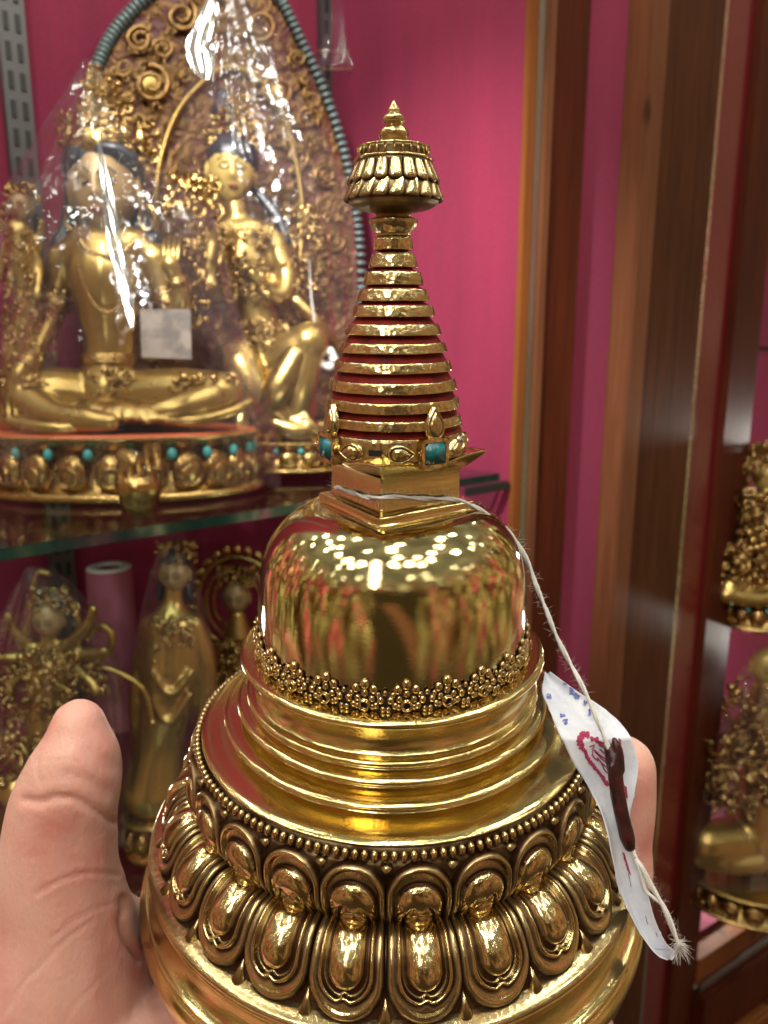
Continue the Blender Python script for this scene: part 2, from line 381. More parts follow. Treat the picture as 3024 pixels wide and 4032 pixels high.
# ================================================================ setting: display cabinet
A1 = R(48); U = Vector((math.sin(A1), math.cos(A1), 0)); V = Vector((-math.cos(A1), math.sin(A1), 0))
SH = -0.115                                     # height of the upper glass shelf
C0 = Vector((0.14, 0.79, 0))
def s_at(xd):
    k = (xd * 1.823 - 1512) / FP / 1.02
    return (k * C0.y - C0.x) / (U.x - k * U.y)
FR = Matrix((( U.x, V.x, 0, C0.x), (U.y, V.y, 0, C0.y), (0, 0, 1, 0), (0, 0, 0, 1)))   # cabinet frame: s, t, z
ZB, ZT = -1.75, 0.95
DEP = 0.33
def cbox(name, s0, s1, t0, t1, z0, z1, m, parent=None, frame=FR, bev=0.0, smooth=False):
    bm = bmesh.new(); box_into(bm, s0, s1, t0, t1, z0, z1)
    bmesh.ops.recalc_face_normals(bm, faces=bm.faces)
    if bev: bmesh.ops.bevel(bm, geom=list(bm.edges), offset=bev, segments=2, affect='EDGES')
    o = obj(name, bm, m, parent, smooth)
    if parent is None: o.matrix_world = frame
    return o
cab = empty('display_cabinet'); cab.matrix_world = FR
tag(cab, 'wooden display cabinet lined with crimson felt, its open front behind the gilded stupa', 'cabinet')
s1 = s_at(1115)
cbox('back_panel', -0.60, s1 + 0.06, DEP, DEP + 0.02, ZB, ZT, M_felt, cab)
cbox('side_panel', s1 - 0.001, s1 + 0.012, 0.0035, DEP - 0.002, ZB, ZT, M_felt, cab)
# front frame of the cabinet: orange edge, steel strip, mahogany face
e = [s_at(x) for x in (1112, 1130, 1146, 1163, 1250)]
cbox('orange_edge', e[0], e[1], -0.004, 0.003, ZB, ZT, M_woodorange, cab, bev=0.001)
cbox('steel_track', e[1] + 0.0005, e[2] - 0.0005, -0.003, 0.015, ZB, ZT, M_steel, cab, bev=0.0006)
cbox('edge_moulding', e[2], e[3], -0.006, 0.02, ZB, ZT, M_woodedge, cab, bev=0.0015)
cbox('frame_post', e[3] + 0.0005, e[4] - 0.012, 0.0, 0.03, ZB, ZT, M_woodred, cab, bev=0.001)
cbox('shadow_gap', e[4] - 0.0115, e[4], 0.016, 0.03, ZB, ZT, M_wooddark, cab)
pil = empty('felt_pillar'); pil.matrix_world = FR
tag(pil, 'crimson felt strip between the two wooden uprights right of the stupa', 'panel')
cbox('felt_panel', e[4] + 0.001, s_at(1338), 0.018, 0.03, ZB, ZT, M_felt, pil)
post = empty('wooden_post'); post.matrix_world = FR
tag(post, 'broad brown knotty wooden post right of the stupa', 'post')
g = [s_at(x) for x in (1338, 1375, 1494, 1506, 1570, 1630)]
cbox('edge_moulding', g[0] + .001, g[1], -0.012, 0.03, ZB, ZT, M_woodedge, post, bev=0.002)
cbox('post_face', g[1] + .0005, g[2], -0.006, 0.05, ZB, ZT, M_wooddark, post, bev=0.002)
door = empty('sliding_door_frame'); door.matrix_world = FR
tag(door, 'glossy red brown door frame of the right hand cabinet, beyond the knotty post', 'door frame')
cbox('steel_track', g[2] + .001, g[3], -0.002, 0.03, ZB, ZT, M_track, door, bev=.002)
M_lacq, t, b = mat('dark_red_lacquer', (0.13, 0.007, 0.010), 0.22)
cbox('lacquered_stile', g[3] + .001, g[4], 0.006, 0.04, ZB, ZT, M_lacq, door, bev=0.001)
cbox('wooden_stile', g[4] + .001, g[5], -0.004, 0.04, ZB, ZT, M_woodred, door, bev=0.002)
# glass shelves
def shelf(z, label, zt=0.0085):
    s = empty('glass_shelf'); s.matrix_world = FR; tag(s, label, 'shelf')
    cbox('glass_pane', -0.62, s1 - 0.012, 0.0105, DEP - 0.004, z - zt, z, M_glass, s)
    cbox('glass_edge', -0.62, s1 - 0.012, 0.008, 0.010, z - zt, z, M_gedge, s, bev=0.0007)
    return s
SHELF_U = shelf(SH, 'glass shelf with a green front edge carrying the two large wrapped statues')
SHL = -0.50
shelf(SHL, 'lower glass shelf carrying the standing statue, far below the green edged one')
# slotted steel uprights on the back panel
def upright(sd, label, z0=ZB, z1=ZT):
    u = empty('slotted_upright'); u.matrix_world = FR; tag(u, label, 'shelf upright', 'slotted steel uprights of the cabinet')
    bm = bmesh.new(); bs = bmesh.new()
    cbox('rail', sd - .013, sd + .013, DEP - .012, DEP - .001, z0, z1, M_grey, u, bev=0.001)
    z = z0 + .01
    while z < z1:
        for d in (-.0055, .0055): box_into(bs, sd + d - .0022, sd + d + .0022, DEP - .0135, DEP - .0118, z, z + .016)
        z += .026
    obj('slots', bs, M_black, u, False)
def back_s(xd, yd=300):
    # where a view ray meets the back panel
    d = Dp(xd, yd, 1.0); o = C0 + V * (DEP - .01)
    A = np.array([[d.x, -U.x], [d.y, -U.y]]); k = np.linalg.solve(A, [o.x, o.y]); return float(k[1])
upright(back_s(38, 200), 'slotted steel upright at the far left behind the statues', SH + .01)
upright(back_s(712, 150), 'slotted steel upright right of the arched aureole', SH + .01)
upright(back_s(140, 1270), 'slotted steel upright below the glass shelf', -1.2, SH - .02)
# small steel bracket at the right end of the shelf
bk = cbox('shelf_bracket', s1 - .075, s1 - .006, -0.002, 0.006, SH - .018, SH - .009, M_black, None, bev=.001)
tag(bk, 'black bracket under the right end of the glass shelf', 'bracket')

# right hand cabinet (turned a little differently)
A2 = R(59); U2 = Vector((math.sin(A2), math.cos(A2), 0)); V2 = Vector((-math.cos(A2), math.sin(A2), 0))
O2 = C0 + U * g[5]; FR2 = Matrix(((U2.x, V2.x, 0, O2.x), (U2.y, V2.y, 0, O2.y), (0, 0, 1, 0), (0, 0, 0, 1)))
cab2 = empty('display_cabinet'); cab2.matrix_world = FR2
tag(cab2, 'second wooden cabinet at the right edge, holding smaller gilded statues', 'cabinet')
ZR = -1.17
cbox('back_panel', -0.3, 1.2, 0.42, 0.44, ZB, ZT, M_felt, cab2)
cbox('side_panel', -0.012, 0.0, 0.04, 0.42, ZB, ZT, M_felt, cab2)
cbox('floor_panel', 0, 1.2, 0.032, 0.418, ZR - 0.03, ZR + .01, M_felt, cab2)
cbox('orange_rail', 0.0, 1.2, -0.01, 0.03, ZR - .06, ZR, M_woodorange, cab2, bev=.002)
cbox('steel_track', 0.0, 1.2, -0.018, -0.0105, ZR - .075, ZR - .05, M_steel, cab2, bev=.001)
cbox('base_rail', 0.0, 1.2, -0.03, 0.0, ZR - .20, ZR - .077, M_woodred, cab2, bev=.003)
cbox('base_moulding', 0.0, 1.2, -0.05, 0.0, ZR - .30, ZR - .203, M_woodorange, cab2, bev=.006)
cbox('plinth', 0.0, 1.2, -0.03, 0.0, ZR - .7, ZR - .303, M_woodred, cab2, bev=.003)
def shelf2(z, label):
    s = empty('glass_shelf'); s.matrix_world = FR2; tag(s, label, 'shelf')
    cbox('glass_pane', 0.003, 1.1, 0.0505, 0.41, z - .008, z, M_glass, s)
    cbox('glass_edge', 0.003, 1.1, 0.048, 0.0502, z - .008, z, M_gedge, s)
SH2 = -0.40; shelf2(SH2, 'glass shelf in the right hand cabinet under the upper gilded statue')
shelf2(0.04, 'highest glass shelf in the right hand cabinet, near the right edge')
shelf2(ZR + 0.15, 'lowest glass shelf in the right hand cabinet, above the crimson floor')

# ================================================================ the stupa
D = 0.15
TILT = R(16.3) - PITCH
c5, s5 = math.cos(TILT), math.sin(TILT)
def SW(p):      # stupa-frame units (camera at origin, axis at y = 1) -> world
    x, y, z = p[0] * D, p[1] * D, p[2] * D
    return Vector((x, y * c5 - z * s5, y * s5 + z * c5))
AX = 0.0123
st = empty('stupa', SW((AX, 1, -0.955)), (TILT, 0, 0))
tag(st, 'gilded brass stupa with ringed spire, smooth dome and lotus petal base, held in the hand', 'stupa')
Z0 = -0.955
def PR(l): return [(r, z - Z0) for r, z in l]
def L(name, prof, m, seg=192, it=2, **k): return lathe(name, PR(prof), m, st, seg, it, D, **k)

# finial
L('finial', [(0.0002, .2465), (.004, .241), (.0078, .235), (.0078, .2335), (.0072, .2325), (.0125, .2285), (.0146, .2245), (.0140, .221), (.0104, .2185), (.0104, .2165),
             (.0165, .2135), (.0195, .2085), (.0185, .203), (.0150, .1985), (.0150, .194)], M_ham, 48, cav=.1)
# umbrella canopy
L('canopy_core', [(.012, .196), (.040, .1935), (.0435, .190), (.0435, .172), (.046, .170), (.0545, .149), (.0575, .147), (.0615, .1285), (.050, .1195), (.030, .1165), (.022, .112), (.022, .106)], M_lotus, 96, 1, cav=.55)
bm = bmesh.new()
for k in range(26):       # coffered band of the canopy
    a = 2 * math.pi * k / 26
    box_into(bm, -.0013, .0013, -.0462, -.0435, .1785 - Z0, .190 - Z0, Matrix.Rotation(a, 4, 'Z'))
P1 = []
for rr, zz, w in ((.0462, .1905, .0014), (.0490, .1765, .0022)):
    tube_into(bm, [(rr * math.sin(a), -rr * math.cos(a), zz - Z0) for a in np.linspace(0, 2 * math.pi, 96, endpoint=False)], w, 8, True)
bmesh.ops.scale(bm, vec=(D, D, D), verts=bm.verts); bmesh.ops.recalc_face_normals(bm, faces=bm.faces)
obj('canopy_band', bm, M_ham, st)
def leaf(name, n, rt, zt, rb, zb, w, th, skew=0.0, round_=True, off=0.0):
    """a hanging leaf of the canopy, copied n times round it"""
    nu, nv = 17, 15; u = np.linspace(-1, 1, nu); v = np.linspace(0, 1, nv); P = np.zeros((nv, nu, 3)); cv = np.zeros((nv, nu))
    for j, vv in enumerate(v):
        for i, uu in enumerate(u):
            r = rt + (rb - rt) * vv; z = zt + (zb - zt) * vv
            ww = w * (1 + .25 * vv)
            if round_: ww *= math.sqrt(max(0.0, 1 - max(0, (vv - .72) / .28) ** 2.2))
            edge = (1 - abs(uu) ** 4) * (1 - vv ** 10)
            h = th * edge * (.45 + .55 * vv)
            a = uu * ww + skew * vv
            P[j, i] = ((r + h) * math.sin(a) * D, -(r + h) * math.cos(a) * D, (z - Z0 - .1 * h) * D)
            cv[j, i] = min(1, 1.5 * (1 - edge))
    me = grid_mesh(name, P, False, cv)
    for k in range(n):
        o = obj(name, me, M_lotus if k == 0 else None, st); o.rotation_euler.z = 2 * math.pi * (k + off) / n
leaf('upper_leaf', 19, .0460, .1730, .0560, .1465, .152, .0080, 0, True, .1)
leaf('lower_leaf', 19, .0530, .150, .0605, .1270, .152, .0080, -.13, False, .45)
L('spire_neck', [(.022, .110), (.025, .1085), (.0305, .1075), (.0322, .105), (.0318, .101), (.0275, .094), (.0222, .0885), (.0222, .086)], M_ham, 64, cav=.25)
# red core + gold rings
ring = [(.0245, .0845, .0264, .0695), (.0279, .0645, .0333, .0475), (.0368, .0415, .0412, .0258), (.0447, .0195, .0497, .0052), (.0535, -.0015, .0576, -.0145), (.0615, -.0250, .0667, -.0378),
        (.0708, -.0490, .0749, -.0605), (.0782, -.0732, .0821, -.0850), (.0860, -.0978, .0891, -.1105), (.0915, -.1225, .0937, -.1350), (.0945, -.1455, .0969, -.1570)]
core = []
for i, (a, b_, c, d) in enumerate(ring):
    core += [(a - .004, b_ - .001), (c - .008, d - .0005)]
    nx = ring[i + 1] if i + 1 < len(ring) else (.098, -.17, 0, 0)
    core += [(c - .0070, d - .003), (nx[0] - .0055, nx[1] + .0015)]
L('spire_core', core, M_red, 96, 0)
for i, (a, b_, c, d) in enumerate(ring):
    L('spire_ring', [(a - .006, b_ + .0003), (a - .001, b_ + .0003), (a + .0003, b_ - .0005), (c - .0002, d + .0006), (c, d - .0004), (c - .001, d - .0012), (c - .008, d - .0014)], M_ham, 128, 1, cav=.12, wob=.00004)
L('belt', [(.090, -.1675), (.0965, -.1677), (.0982, -.169), (.0985, -.1985), (.0975, -.2005), (.09, -.201)], M_ham, 128, 1, cav=.2)
L('belt_red_top', [(.075, -.1663), (.0963, -.1663), (.0968, -.1672), (.0963, -.1676), (.075, -.1676)], M_red, 96, 0)

def at_ang(a, r, z, tilt=0.0):
    """matrix: local x right, y outwards(-), z up at angle a"""
    return Matrix.Rotation(a, 4, 'Z') @ Matrix.Translation((0, -r * D, (z - Z0) * D)) @ Matrix.Rotation(tilt, 4, 'X')
def tear_mesh(name, w, h, th, rim=True):
    nu, nr = 40, 12; P = np.zeros((nr, nu, 3)); cv = np.zeros((nr, nu))
    for j in range(nr):
        q = j / (nr - 1)
        for i in range(nu):
            a = 2 * math.pi * i / nu; sx = math.sin(a); cz = -math.cos(a)
            taper = 1 - .35 * (cz + 1) / 2 - .45 * max(0, cz) ** 2
            x = w * sx * taper; z = h * cz * (1 + .12 * (cz > 0) * cz)
            k = q
            if q < .70: hh = th * (.75 + .75 * math.sqrt(max(0, 1 - (q / .70) ** 2)))
            elif q < .76: hh = th * .35
            else: hh = th * (.95 if q < .93 else .25)
            if j == nr - 1: hh = -th * .6
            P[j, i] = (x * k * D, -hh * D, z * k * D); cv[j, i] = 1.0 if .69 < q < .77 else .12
    return grid_mesh(name, P, True, cv)
tm = tear_mesh('teardrop', .0165, .0215, .0055)
for k in range(4):
    o = obj('upright_teardrop', tm, M_ham if k == 0 else None, st); o.matrix_basis = at_ang(R(33 + 90 * k), .0975, -.150, R(-8))
tm2 = tear_mesh('teardrop_side', .0145, .0185, .0065)
for k in range(4):
    for sgn in (-1, 1):
        o = obj('belt_teardrop', tm2, M_ham if (k == 0 and sgn < 0) else None, st)
        o.matrix_basis = at_ang(R(-14 + sgn * 19.5 + 90 * k), .0988, -.186) @ Matrix.Rotation(R(90 * sgn), 4, 'Y')
for k in range(4):
    mtx = at_ang(R(31 + 90 * k), .0975, -.1865)
    bm = bmesh.new(); w_, h_ = .0220 * D, .0195 * D
    for (x0, x1, z0, z1) in ((-w_, -w_ * .72, -h_, h_), (w_ * .72, w_, -h_, h_), (-w_, w_, h_ * .74, h_), (-w_, w_, -h_, -h_ * .74)):
        box_into(bm, x0, x1, -.0095 * D, .006 * D, z0, z1)
    box_into(bm, -w_ * .95, w_ * .95, -.003 * D, .006 * D, -h_ * .95, h_ * .95)
    bmesh.ops.recalc_face_normals(bm, faces=bm.faces)
    bmesh.ops.bevel(bm, geom=list(bm.edges), offset=.0008 * D, segments=2, affect='EDGES')
    o = obj('stone_setting', bm, M_ham, st, False); o.matrix_basis = mtx
    bm = bmesh.new(); box_into(bm, -w_ * .69, w_ * .69, -.0125 * D, -.002 * D, -h_ * .70, h_ * .70)
    bmesh.ops.recalc_face_normals(bm, faces=bm.faces)
    bmesh.ops.bevel(bm, geom=list(bm.edges), offset=.0028 * D, segments=3, affect='EDGES')
    obj('turquoise_stone', bm, M_turq, o)
bm = bmesh.new()
for k in range(4):      # dark openings between the paired teardrops
    box_into(bm, -.0085 * D, .0085 * D, -.0015 * D, .002 * D, -.004 * D, .004 * D, at_ang(R(-14 + 90 * k), .0985, -.185))
obj('belt_slot', bm, M_black, st, False)

# harmika: square neck with an up-turned square lid (superellipse sections, concave profile)
def square_section(name, secs, m, rot, shift=(0, 0), n=160, it=2):
    p = chaikin([s[:2] for s in secs], it); sq = chaikin([(s[2], s[3]) for s in secs], it)
    P = np.zeros((len(p), n, 3))
    for j in range(len(p)):
        Rr, z = p[j]; pw, dr = sq[j]
        for i in range(n):
            a = 2 * math.pi * (i + .5) / n - math.pi
            ca, sa = abs(math.cos(2 * a)), 0
            # distance of a square outline with half diagonal Rr, corners at a = 0, 90, ...
            am = (a + math.pi / 4) % (math.pi / 2) - math.pi / 4
            rs = Rr / (abs(math.cos(am)) + abs(math.sin(am)))
            cc = abs(math.cos(2 * am)) if abs(am) < math.pi / 4 else 0
            r = rs * (1 - pw) + Rr * .78 * pw
            sag = dr * (1 - max(0, math.cos(4 * am)) ** 1) * .5 if dr else 0     # mid-side sag of the lid edge
            sag = dr * (math.sin(2 * am) ** 2)
            P[j, i] = (r * math.sin(a + rot), -r * math.cos(a + rot), z - Z0 - sag)
    P[..., 0] += shift[0]; P[..., 1] += shift[1]
    return obj(name, grid_mesh(name, P * D, True), m, st, False)
HR = -R(11.3)
hk = square_section('harmika_lid', [(.060, -.1985, .3, 0), (.088, -.200, .1, .004), (.118, -.1985, 0, .009), (.1265, -.1945, 0, .0105), (.1275, -.1955, 0, .0105), (.1265, -.1985, 0, .0105), (.1150, -.208, 0, .008), (.103, -.2165, 0, .003), (.1, -.2195, 0, 0), (.090, -.2205, 0, 0)],
                   M_gold, HR, (.007, 0), 192, 1)
sq = square_section('harmika_block', [(.098, -.219, 0, 0), (.0965, -.221, 0, 0), (.0945, -.232, 0, 0), (.0955, -.245, 0, 0), (.0955, -.262, 0, 0), (.0965, -.2635, 0, 0), (.0965, -.267, 0, 0), (.113, -.2685, 0, 0), (.116, -.2705, 0, 0), (.116, -.2775, .02, 0), (.122, -.281, .1, 0), (.1275, -.286, .35, 0), (.131, -.294, .8, 0), (.131, -.31, 1, 0)],
                    M_gold, HR, (.003, 0), 192, 1)
# dome
L('dome', [(.070, -.279), (.100, -.2795), (.125, -.283), (.150, -.2965), (.170, -.3155), (.1855, -.339), (.1945, -.365), (.1995, -.395), (.2018, -.43), (.2018, -.465), (.1995, -.49), (.196, -.505)], M_dome, 256, 3)
# flowers round the foot of the dome
def flower_mesh():
    bm = bmesh.new()
    def pb(x, z, rx, rz, hh=.0055): sphere_into(bm, Vector((x, -.001, z)), (rx, hh, rz), 10, 8)
    for x, z, r in ((0, .0245, .0056), (-.0098, .0195, .0048), (.0098, .0195, .0048), (-.0175, .0085, .0040), (.0175, .0085, .0040), (0, .0150, .0040), (-.0080, .0095, .0037), (.0080, .0095, .0037),
                    (-.0125, .0025, .0036), (.0125, .0025, .0036), (-.0200, -.001, .0032), (.0200, -.001, .0032), (-.0085, .0010, .0030), (.0085, .0010, .0030), (.0148, .014, .0030), (-.0148, .014, .0030), (.0225, .0165, .0026)):
        pb(x * 1.17, z * 1.32, r * 1.22, r * 1.38, r * 1.05)
    a = np.linspace(0, 2 * math.pi, 18, endpoint=False)
    tube_into(bm, [(.0062 * math.sin(q), -.0075, .0052 + .0066 * math.cos(q)) for q in a], .0014, 6, True)
    tube_into(bm, [(.0062 * math.sin(q), -.0035, .0052 + .0066 * math.cos(q)) for q in a], .0018, 6, True)
    bmesh.ops.scale(bm, vec=(D, D, D), verts=bm.verts); bmesh.ops.recalc_face_normals(bm, faces=bm.faces)
    me = bpy.data.meshes.new('flower'); bm.to_mesh(me); bm.free()
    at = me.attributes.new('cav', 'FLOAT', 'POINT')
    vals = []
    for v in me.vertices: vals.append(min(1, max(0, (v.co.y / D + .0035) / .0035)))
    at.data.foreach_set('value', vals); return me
fm = flower_mesh()
for k in range(24):
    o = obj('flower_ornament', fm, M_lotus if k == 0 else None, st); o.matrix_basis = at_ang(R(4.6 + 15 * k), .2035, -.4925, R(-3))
L('flower_backing', [(.195, -.474), (.2032, -.4755), (.2040, -.478), (.2042, -.4935), (.2055, -.497)], M_dark, 192, 1)
# moulded rings between dome and lotus
L('collar', [(.195, -.496), (.205, -.4965), (.2165, -.4975), (.2240, -.4978), (.2298, -.5003), (.2312, -.5045), (.2298, -.5085), (.2240, -.5105), (.2150, -.512), (.2135, -.5135), (.2150, -.5155), (.2120, -.520), (.2065, -.533), (.2065, -.547), (.211, -.556),
             (.2165, -.5585), (.2225, -.5600), (.2250, -.5635), (.2240, -.5672), (.2195, -.569), (.2190, -.5725), (.2235, -.5742), (.2340, -.5755), (.2385, -.5785), (.2393, -.582), (.2375, -.5845), (.2300, -.586), (.2285, -.5905),
             (.2310, -.594), (.2480, -.5950), (.2570, -.5965), (.2603, -.5995), (.2597, -.6020), (.2520, -.604), (.2480, -.609), (.2500, -.6155), (.2660, -.6185), (.2730, -.6190), (.2860, -.6200), (.2935, -.6222), (.2960, -.6245), (.2935, -.6262), (.285, -.628)], M_rings, 256, 2)
# bead ring
bm = bmesh.new()
for k in range(160):
    a = 2 * math.pi * k / 160
    sphere_into(bm, Vector((0, 0, 0)), (.0048, .0068, .0078), 10, 8, Matrix.Rotation(a, 4, 'Z') @ Matrix.Translation((0, -.3012, -.6335 - Z0)))
bmesh.ops.scale(bm, vec=(D, D, D), verts=bm.verts)
me = bpy.data.meshes.new('bead_ring'); bm.to_mesh(me); bm.free()
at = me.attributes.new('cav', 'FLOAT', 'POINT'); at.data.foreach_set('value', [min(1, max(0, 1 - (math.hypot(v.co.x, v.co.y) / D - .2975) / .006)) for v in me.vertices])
obj('bead_ring', me, M_lotus, st)
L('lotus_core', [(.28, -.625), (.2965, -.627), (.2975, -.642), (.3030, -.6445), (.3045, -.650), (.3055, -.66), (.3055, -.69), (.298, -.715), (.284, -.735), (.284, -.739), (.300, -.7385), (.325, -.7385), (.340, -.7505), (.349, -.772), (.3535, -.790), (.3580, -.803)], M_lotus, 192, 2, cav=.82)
L('lotus_plinth', [(.352, -.804), (.362, -.8062), (.375, -.8075), (.384, -.8095), (.3880, -.8125), (.3885, -.8165), (.3850, -.8205)], M_lotus, 192, 2, cav=.10)

def stad(x, s, w, tip, r=None):
    """signed depth inside a stadium of half width w whose round end reaches s = tip"""
    c = tip - w
    return w - abs(x) if s < c else w - math.hypot(x, s - c)
def sm(a, b, x): t = min(1, max(0, (x - a) / (b - a))); return t * t * (3 - 2 * t)
def rimf(d, t):  # rounded ridge of thickness t starting at the outline
    return math.sqrt(max(0.0, 1 - ((d - t / 2) / (t / 2)) ** 2)) if 0 < d < t else 0.0
def petal(name, path, W0, kind, hs):
    q = spline(path, 10); seglen = np.r_[0, np.cumsum(np.hypot(*np.diff(q, axis=0).T))]; Lt = seglen[-1]
    nu, nv = 57, 110
    P = np.zeros((nv, nu, 3)); cv = np.zeros((nv, nu))
    for j in range(nv):
        s = Lt * j / (nv - 1); r = np.interp(s, seglen, q[:, 0]); z = np.interp(s, seglen, q[:, 1])
        s2 = min(Lt, s + 1e-3); s0 = max(0, s - 1e-3)
        tx = np.interp(s2, seglen, q[:, 0]) - np.interp(s0, seglen, q[:, 0]); tz = np.interp(s2, seglen, q[:, 1]) - np.interp(s0, seglen, q[:, 1])
        ln = math.hypot(tx, tz); nx, nz = tz / ln, -tx / ln
        if nx * 1 + nz * .2 < 0 and kind == 'up': nx, nz = -nx, -nz
        if kind == 'down': nx, nz = -tz / ln, tx / ln
        if kind == 'down' and nz < -.2: nx, nz = -nx, -nz
        if kind == 'up' and nx < 0: nx, nz = -nx, -nz
        for i in range(nu):
            u = (i / (nu - 1) * 2 - 1) * 1.0
            w_loc = W0 * (r / path[-1][0] if kind == 'down' else 1.0)
            sN = s / W0; LN = Lt / W0; x = u
            d0 = stad(x, sN, 1.0, LN)
            if kind == 'down':
                cus = .10 * math.exp(-(x / .10) ** 2)
                h = .52 * math.sqrt(sm(0.0, .13, d0)) - .10 * sm(.16, .28, d0)
                d1 = stad(x, sN + cus, .72, LN - .42)
                if d1 > 0: h = .26 + .62 * rimf(d1, .13)
                d2 = stad(x, sN, .46, LN - .76)
                hb = 0
                if d1 > .13: h = .16
                if d2 > 0:
                    env = 1 + .35 * sm(LN * .25, LN - 1.1, sN)
                    hb = (.25 + .85 * math.sqrt(max(0, 1 - (1 - d2 / .46) ** 2))) * env
                    h = max(h, hb)
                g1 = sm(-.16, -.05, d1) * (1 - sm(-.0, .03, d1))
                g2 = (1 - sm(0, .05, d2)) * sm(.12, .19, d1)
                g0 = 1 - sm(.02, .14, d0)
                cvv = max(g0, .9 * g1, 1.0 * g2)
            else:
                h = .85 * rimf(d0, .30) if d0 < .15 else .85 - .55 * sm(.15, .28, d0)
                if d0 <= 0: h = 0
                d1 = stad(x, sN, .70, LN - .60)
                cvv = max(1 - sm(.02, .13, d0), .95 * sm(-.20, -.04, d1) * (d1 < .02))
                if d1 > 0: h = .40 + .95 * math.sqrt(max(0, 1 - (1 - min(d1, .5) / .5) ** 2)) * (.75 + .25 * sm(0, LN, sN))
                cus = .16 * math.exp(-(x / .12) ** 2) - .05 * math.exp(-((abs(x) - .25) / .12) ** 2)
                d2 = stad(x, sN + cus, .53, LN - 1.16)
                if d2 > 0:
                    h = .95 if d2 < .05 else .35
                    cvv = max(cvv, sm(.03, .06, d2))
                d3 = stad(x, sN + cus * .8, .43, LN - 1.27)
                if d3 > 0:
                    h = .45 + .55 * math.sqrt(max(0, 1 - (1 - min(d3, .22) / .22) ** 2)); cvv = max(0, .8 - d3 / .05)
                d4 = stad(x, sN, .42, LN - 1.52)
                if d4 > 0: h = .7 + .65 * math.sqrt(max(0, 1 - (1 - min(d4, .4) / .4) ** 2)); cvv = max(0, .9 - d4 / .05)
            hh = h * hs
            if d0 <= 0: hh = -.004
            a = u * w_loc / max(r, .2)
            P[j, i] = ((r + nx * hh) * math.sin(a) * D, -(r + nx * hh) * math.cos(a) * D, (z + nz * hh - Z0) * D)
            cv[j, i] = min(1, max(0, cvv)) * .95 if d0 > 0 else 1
    me = grid_mesh(name, P, False, cv)
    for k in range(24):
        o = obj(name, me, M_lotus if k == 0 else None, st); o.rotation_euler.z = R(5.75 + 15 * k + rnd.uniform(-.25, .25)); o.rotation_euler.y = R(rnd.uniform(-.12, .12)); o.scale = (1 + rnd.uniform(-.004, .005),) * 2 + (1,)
petal('upper_petal', [(.286, -.741), (.2965, -.722), (.306, -.70), (.3075, -.680), (.306, -.660), (.3015, -.6415)], .0405, 'up', .0138)
petal('lower_petal', [(.284, -.736), (.305, -.7345), (.323, -.7355), (.3385, -.7465), (.350, -.765), (.3590, -.786), (.3715, -.8085)], .0490, 'down', .0120)
# little darts between the petals
def dart_mesh(r1, r2, h):
    bm = bmesh.new(); bmesh.ops.create_cone(bm, cap_ends=True, segments=10, radius1=r1 * D, radius2=r2 * D, depth=h * D)
    me = bpy.data.meshes.new('petal_dart'); bm.to_mesh(me); bm.free()
    at = me.attributes.new('cav', 'FLOAT', 'POINT'); at.data.foreach_set('value', [.25] * len(me.vertices)); return me
dm = (dart_mesh(.0095, .0010, .026), dart_mesh(.0012, .0075, .018))
for k in range(24):
    for q, (r_, z_, tl) in enumerate(((.3625, -.798, -28), (.3045, -.652, 8))):
        o = obj('petal_dart', dm[q], M_lotus if k == 0 else None, st); o.matrix_basis = at_ang(R(13.25 + 15 * k), r_, z_, R(tl))
L('base', [(.380, -.815), (.387, -.8165), (.3895, -.8200), (.3880, -.8235), (.3830, -.8260), (.3790, -.834), (.3780, -.845), (.3800, -.858), (.3850, -.868), (.3925, -.8735), (.3980, -.8745), (.4000, -.8775), (.3990, -.8805), (.4030, -.8830), (.4075, -.891), (.4090, -.901), (.4070, -.912), (.4030, -.922), (.4000, -.940), (.398, -.955), (.0, -.955)], M_rings, 256, 2)


# ================================================================ string, tag and wax seal
def fibre_tube(name, pts, rad, m, parent=None, twist=46, hairs=240, hl=.0016, seed=1):
    """two twisted plies with loose fibres; pts are world points"""
    rr = random.Random(seed); q = spline([tuple(p) for p in pts], 26); n = len(q)
    d = np.gradient(q, axis=0); ln = np.r_[0, np.cumsum(np.linalg.norm(np.diff(q, axis=0), axis=1))]
    bm = bmesh.new()
    fr = []
    for i in range(n):
        t = Vector(d[i]).normalized(); a = t.cross(Vector((.1, 1, .2))).normalized(); fr.append((a, t.cross(a)))
    for ph in (0, math.pi):
        path = []
        for i in range(n):
            an = ph + ln[i] / (rad * 13) * 2 * math.pi / 2
            wob = 1 + .15 * math.sin(i * .9 + ph)
            path.append(Vector(q[i]) + (fr[i][0] * math.cos(an) + fr[i][1] * math.sin(an)) * rad * .36 * wob)
        tube_into(bm, path, rad * .62, 7)
    for _ in range(hairs):
        i = rr.randrange(1, n - 1); a, b = fr[i]; an = rr.uniform(0, 6.28); out = (a * math.cos(an) + b * math.sin(an)); t = Vector(d[i]).normalized()
        p0 = Vector(q[i]) + out * rad * .8; l = rr.uniform(.3, 1.0) * hl; cv = t * rr.uniform(-1, 1)
        pth = [p0 + out * l * f + cv * l * f * f + b * math.sin(f * 5 + an) * l * .15 for f in (0, .33, .66, 1)]
        tube_into(bm, pth, [.00003, .000025, .00002, .000012], 3)
    return obj(name, bm, m, parent)
M_string, t, b = mat('cotton_string', (0.72, 0.69, 0.62), 0.9)
n = N(t, 'ShaderNodeTexNoise', {'Vector': objco(t), 'Scale': 2500, 'Detail': 3}); bump(t, b, n.outputs[0], 0.6, 0.0003)
b.inputs['Subsurface Weight'].default_value = 0.2; b.inputs['Subsurface Radius'].default_value = (.001, .001, .001); b.inputs['Subsurface Scale'].default_value = 1
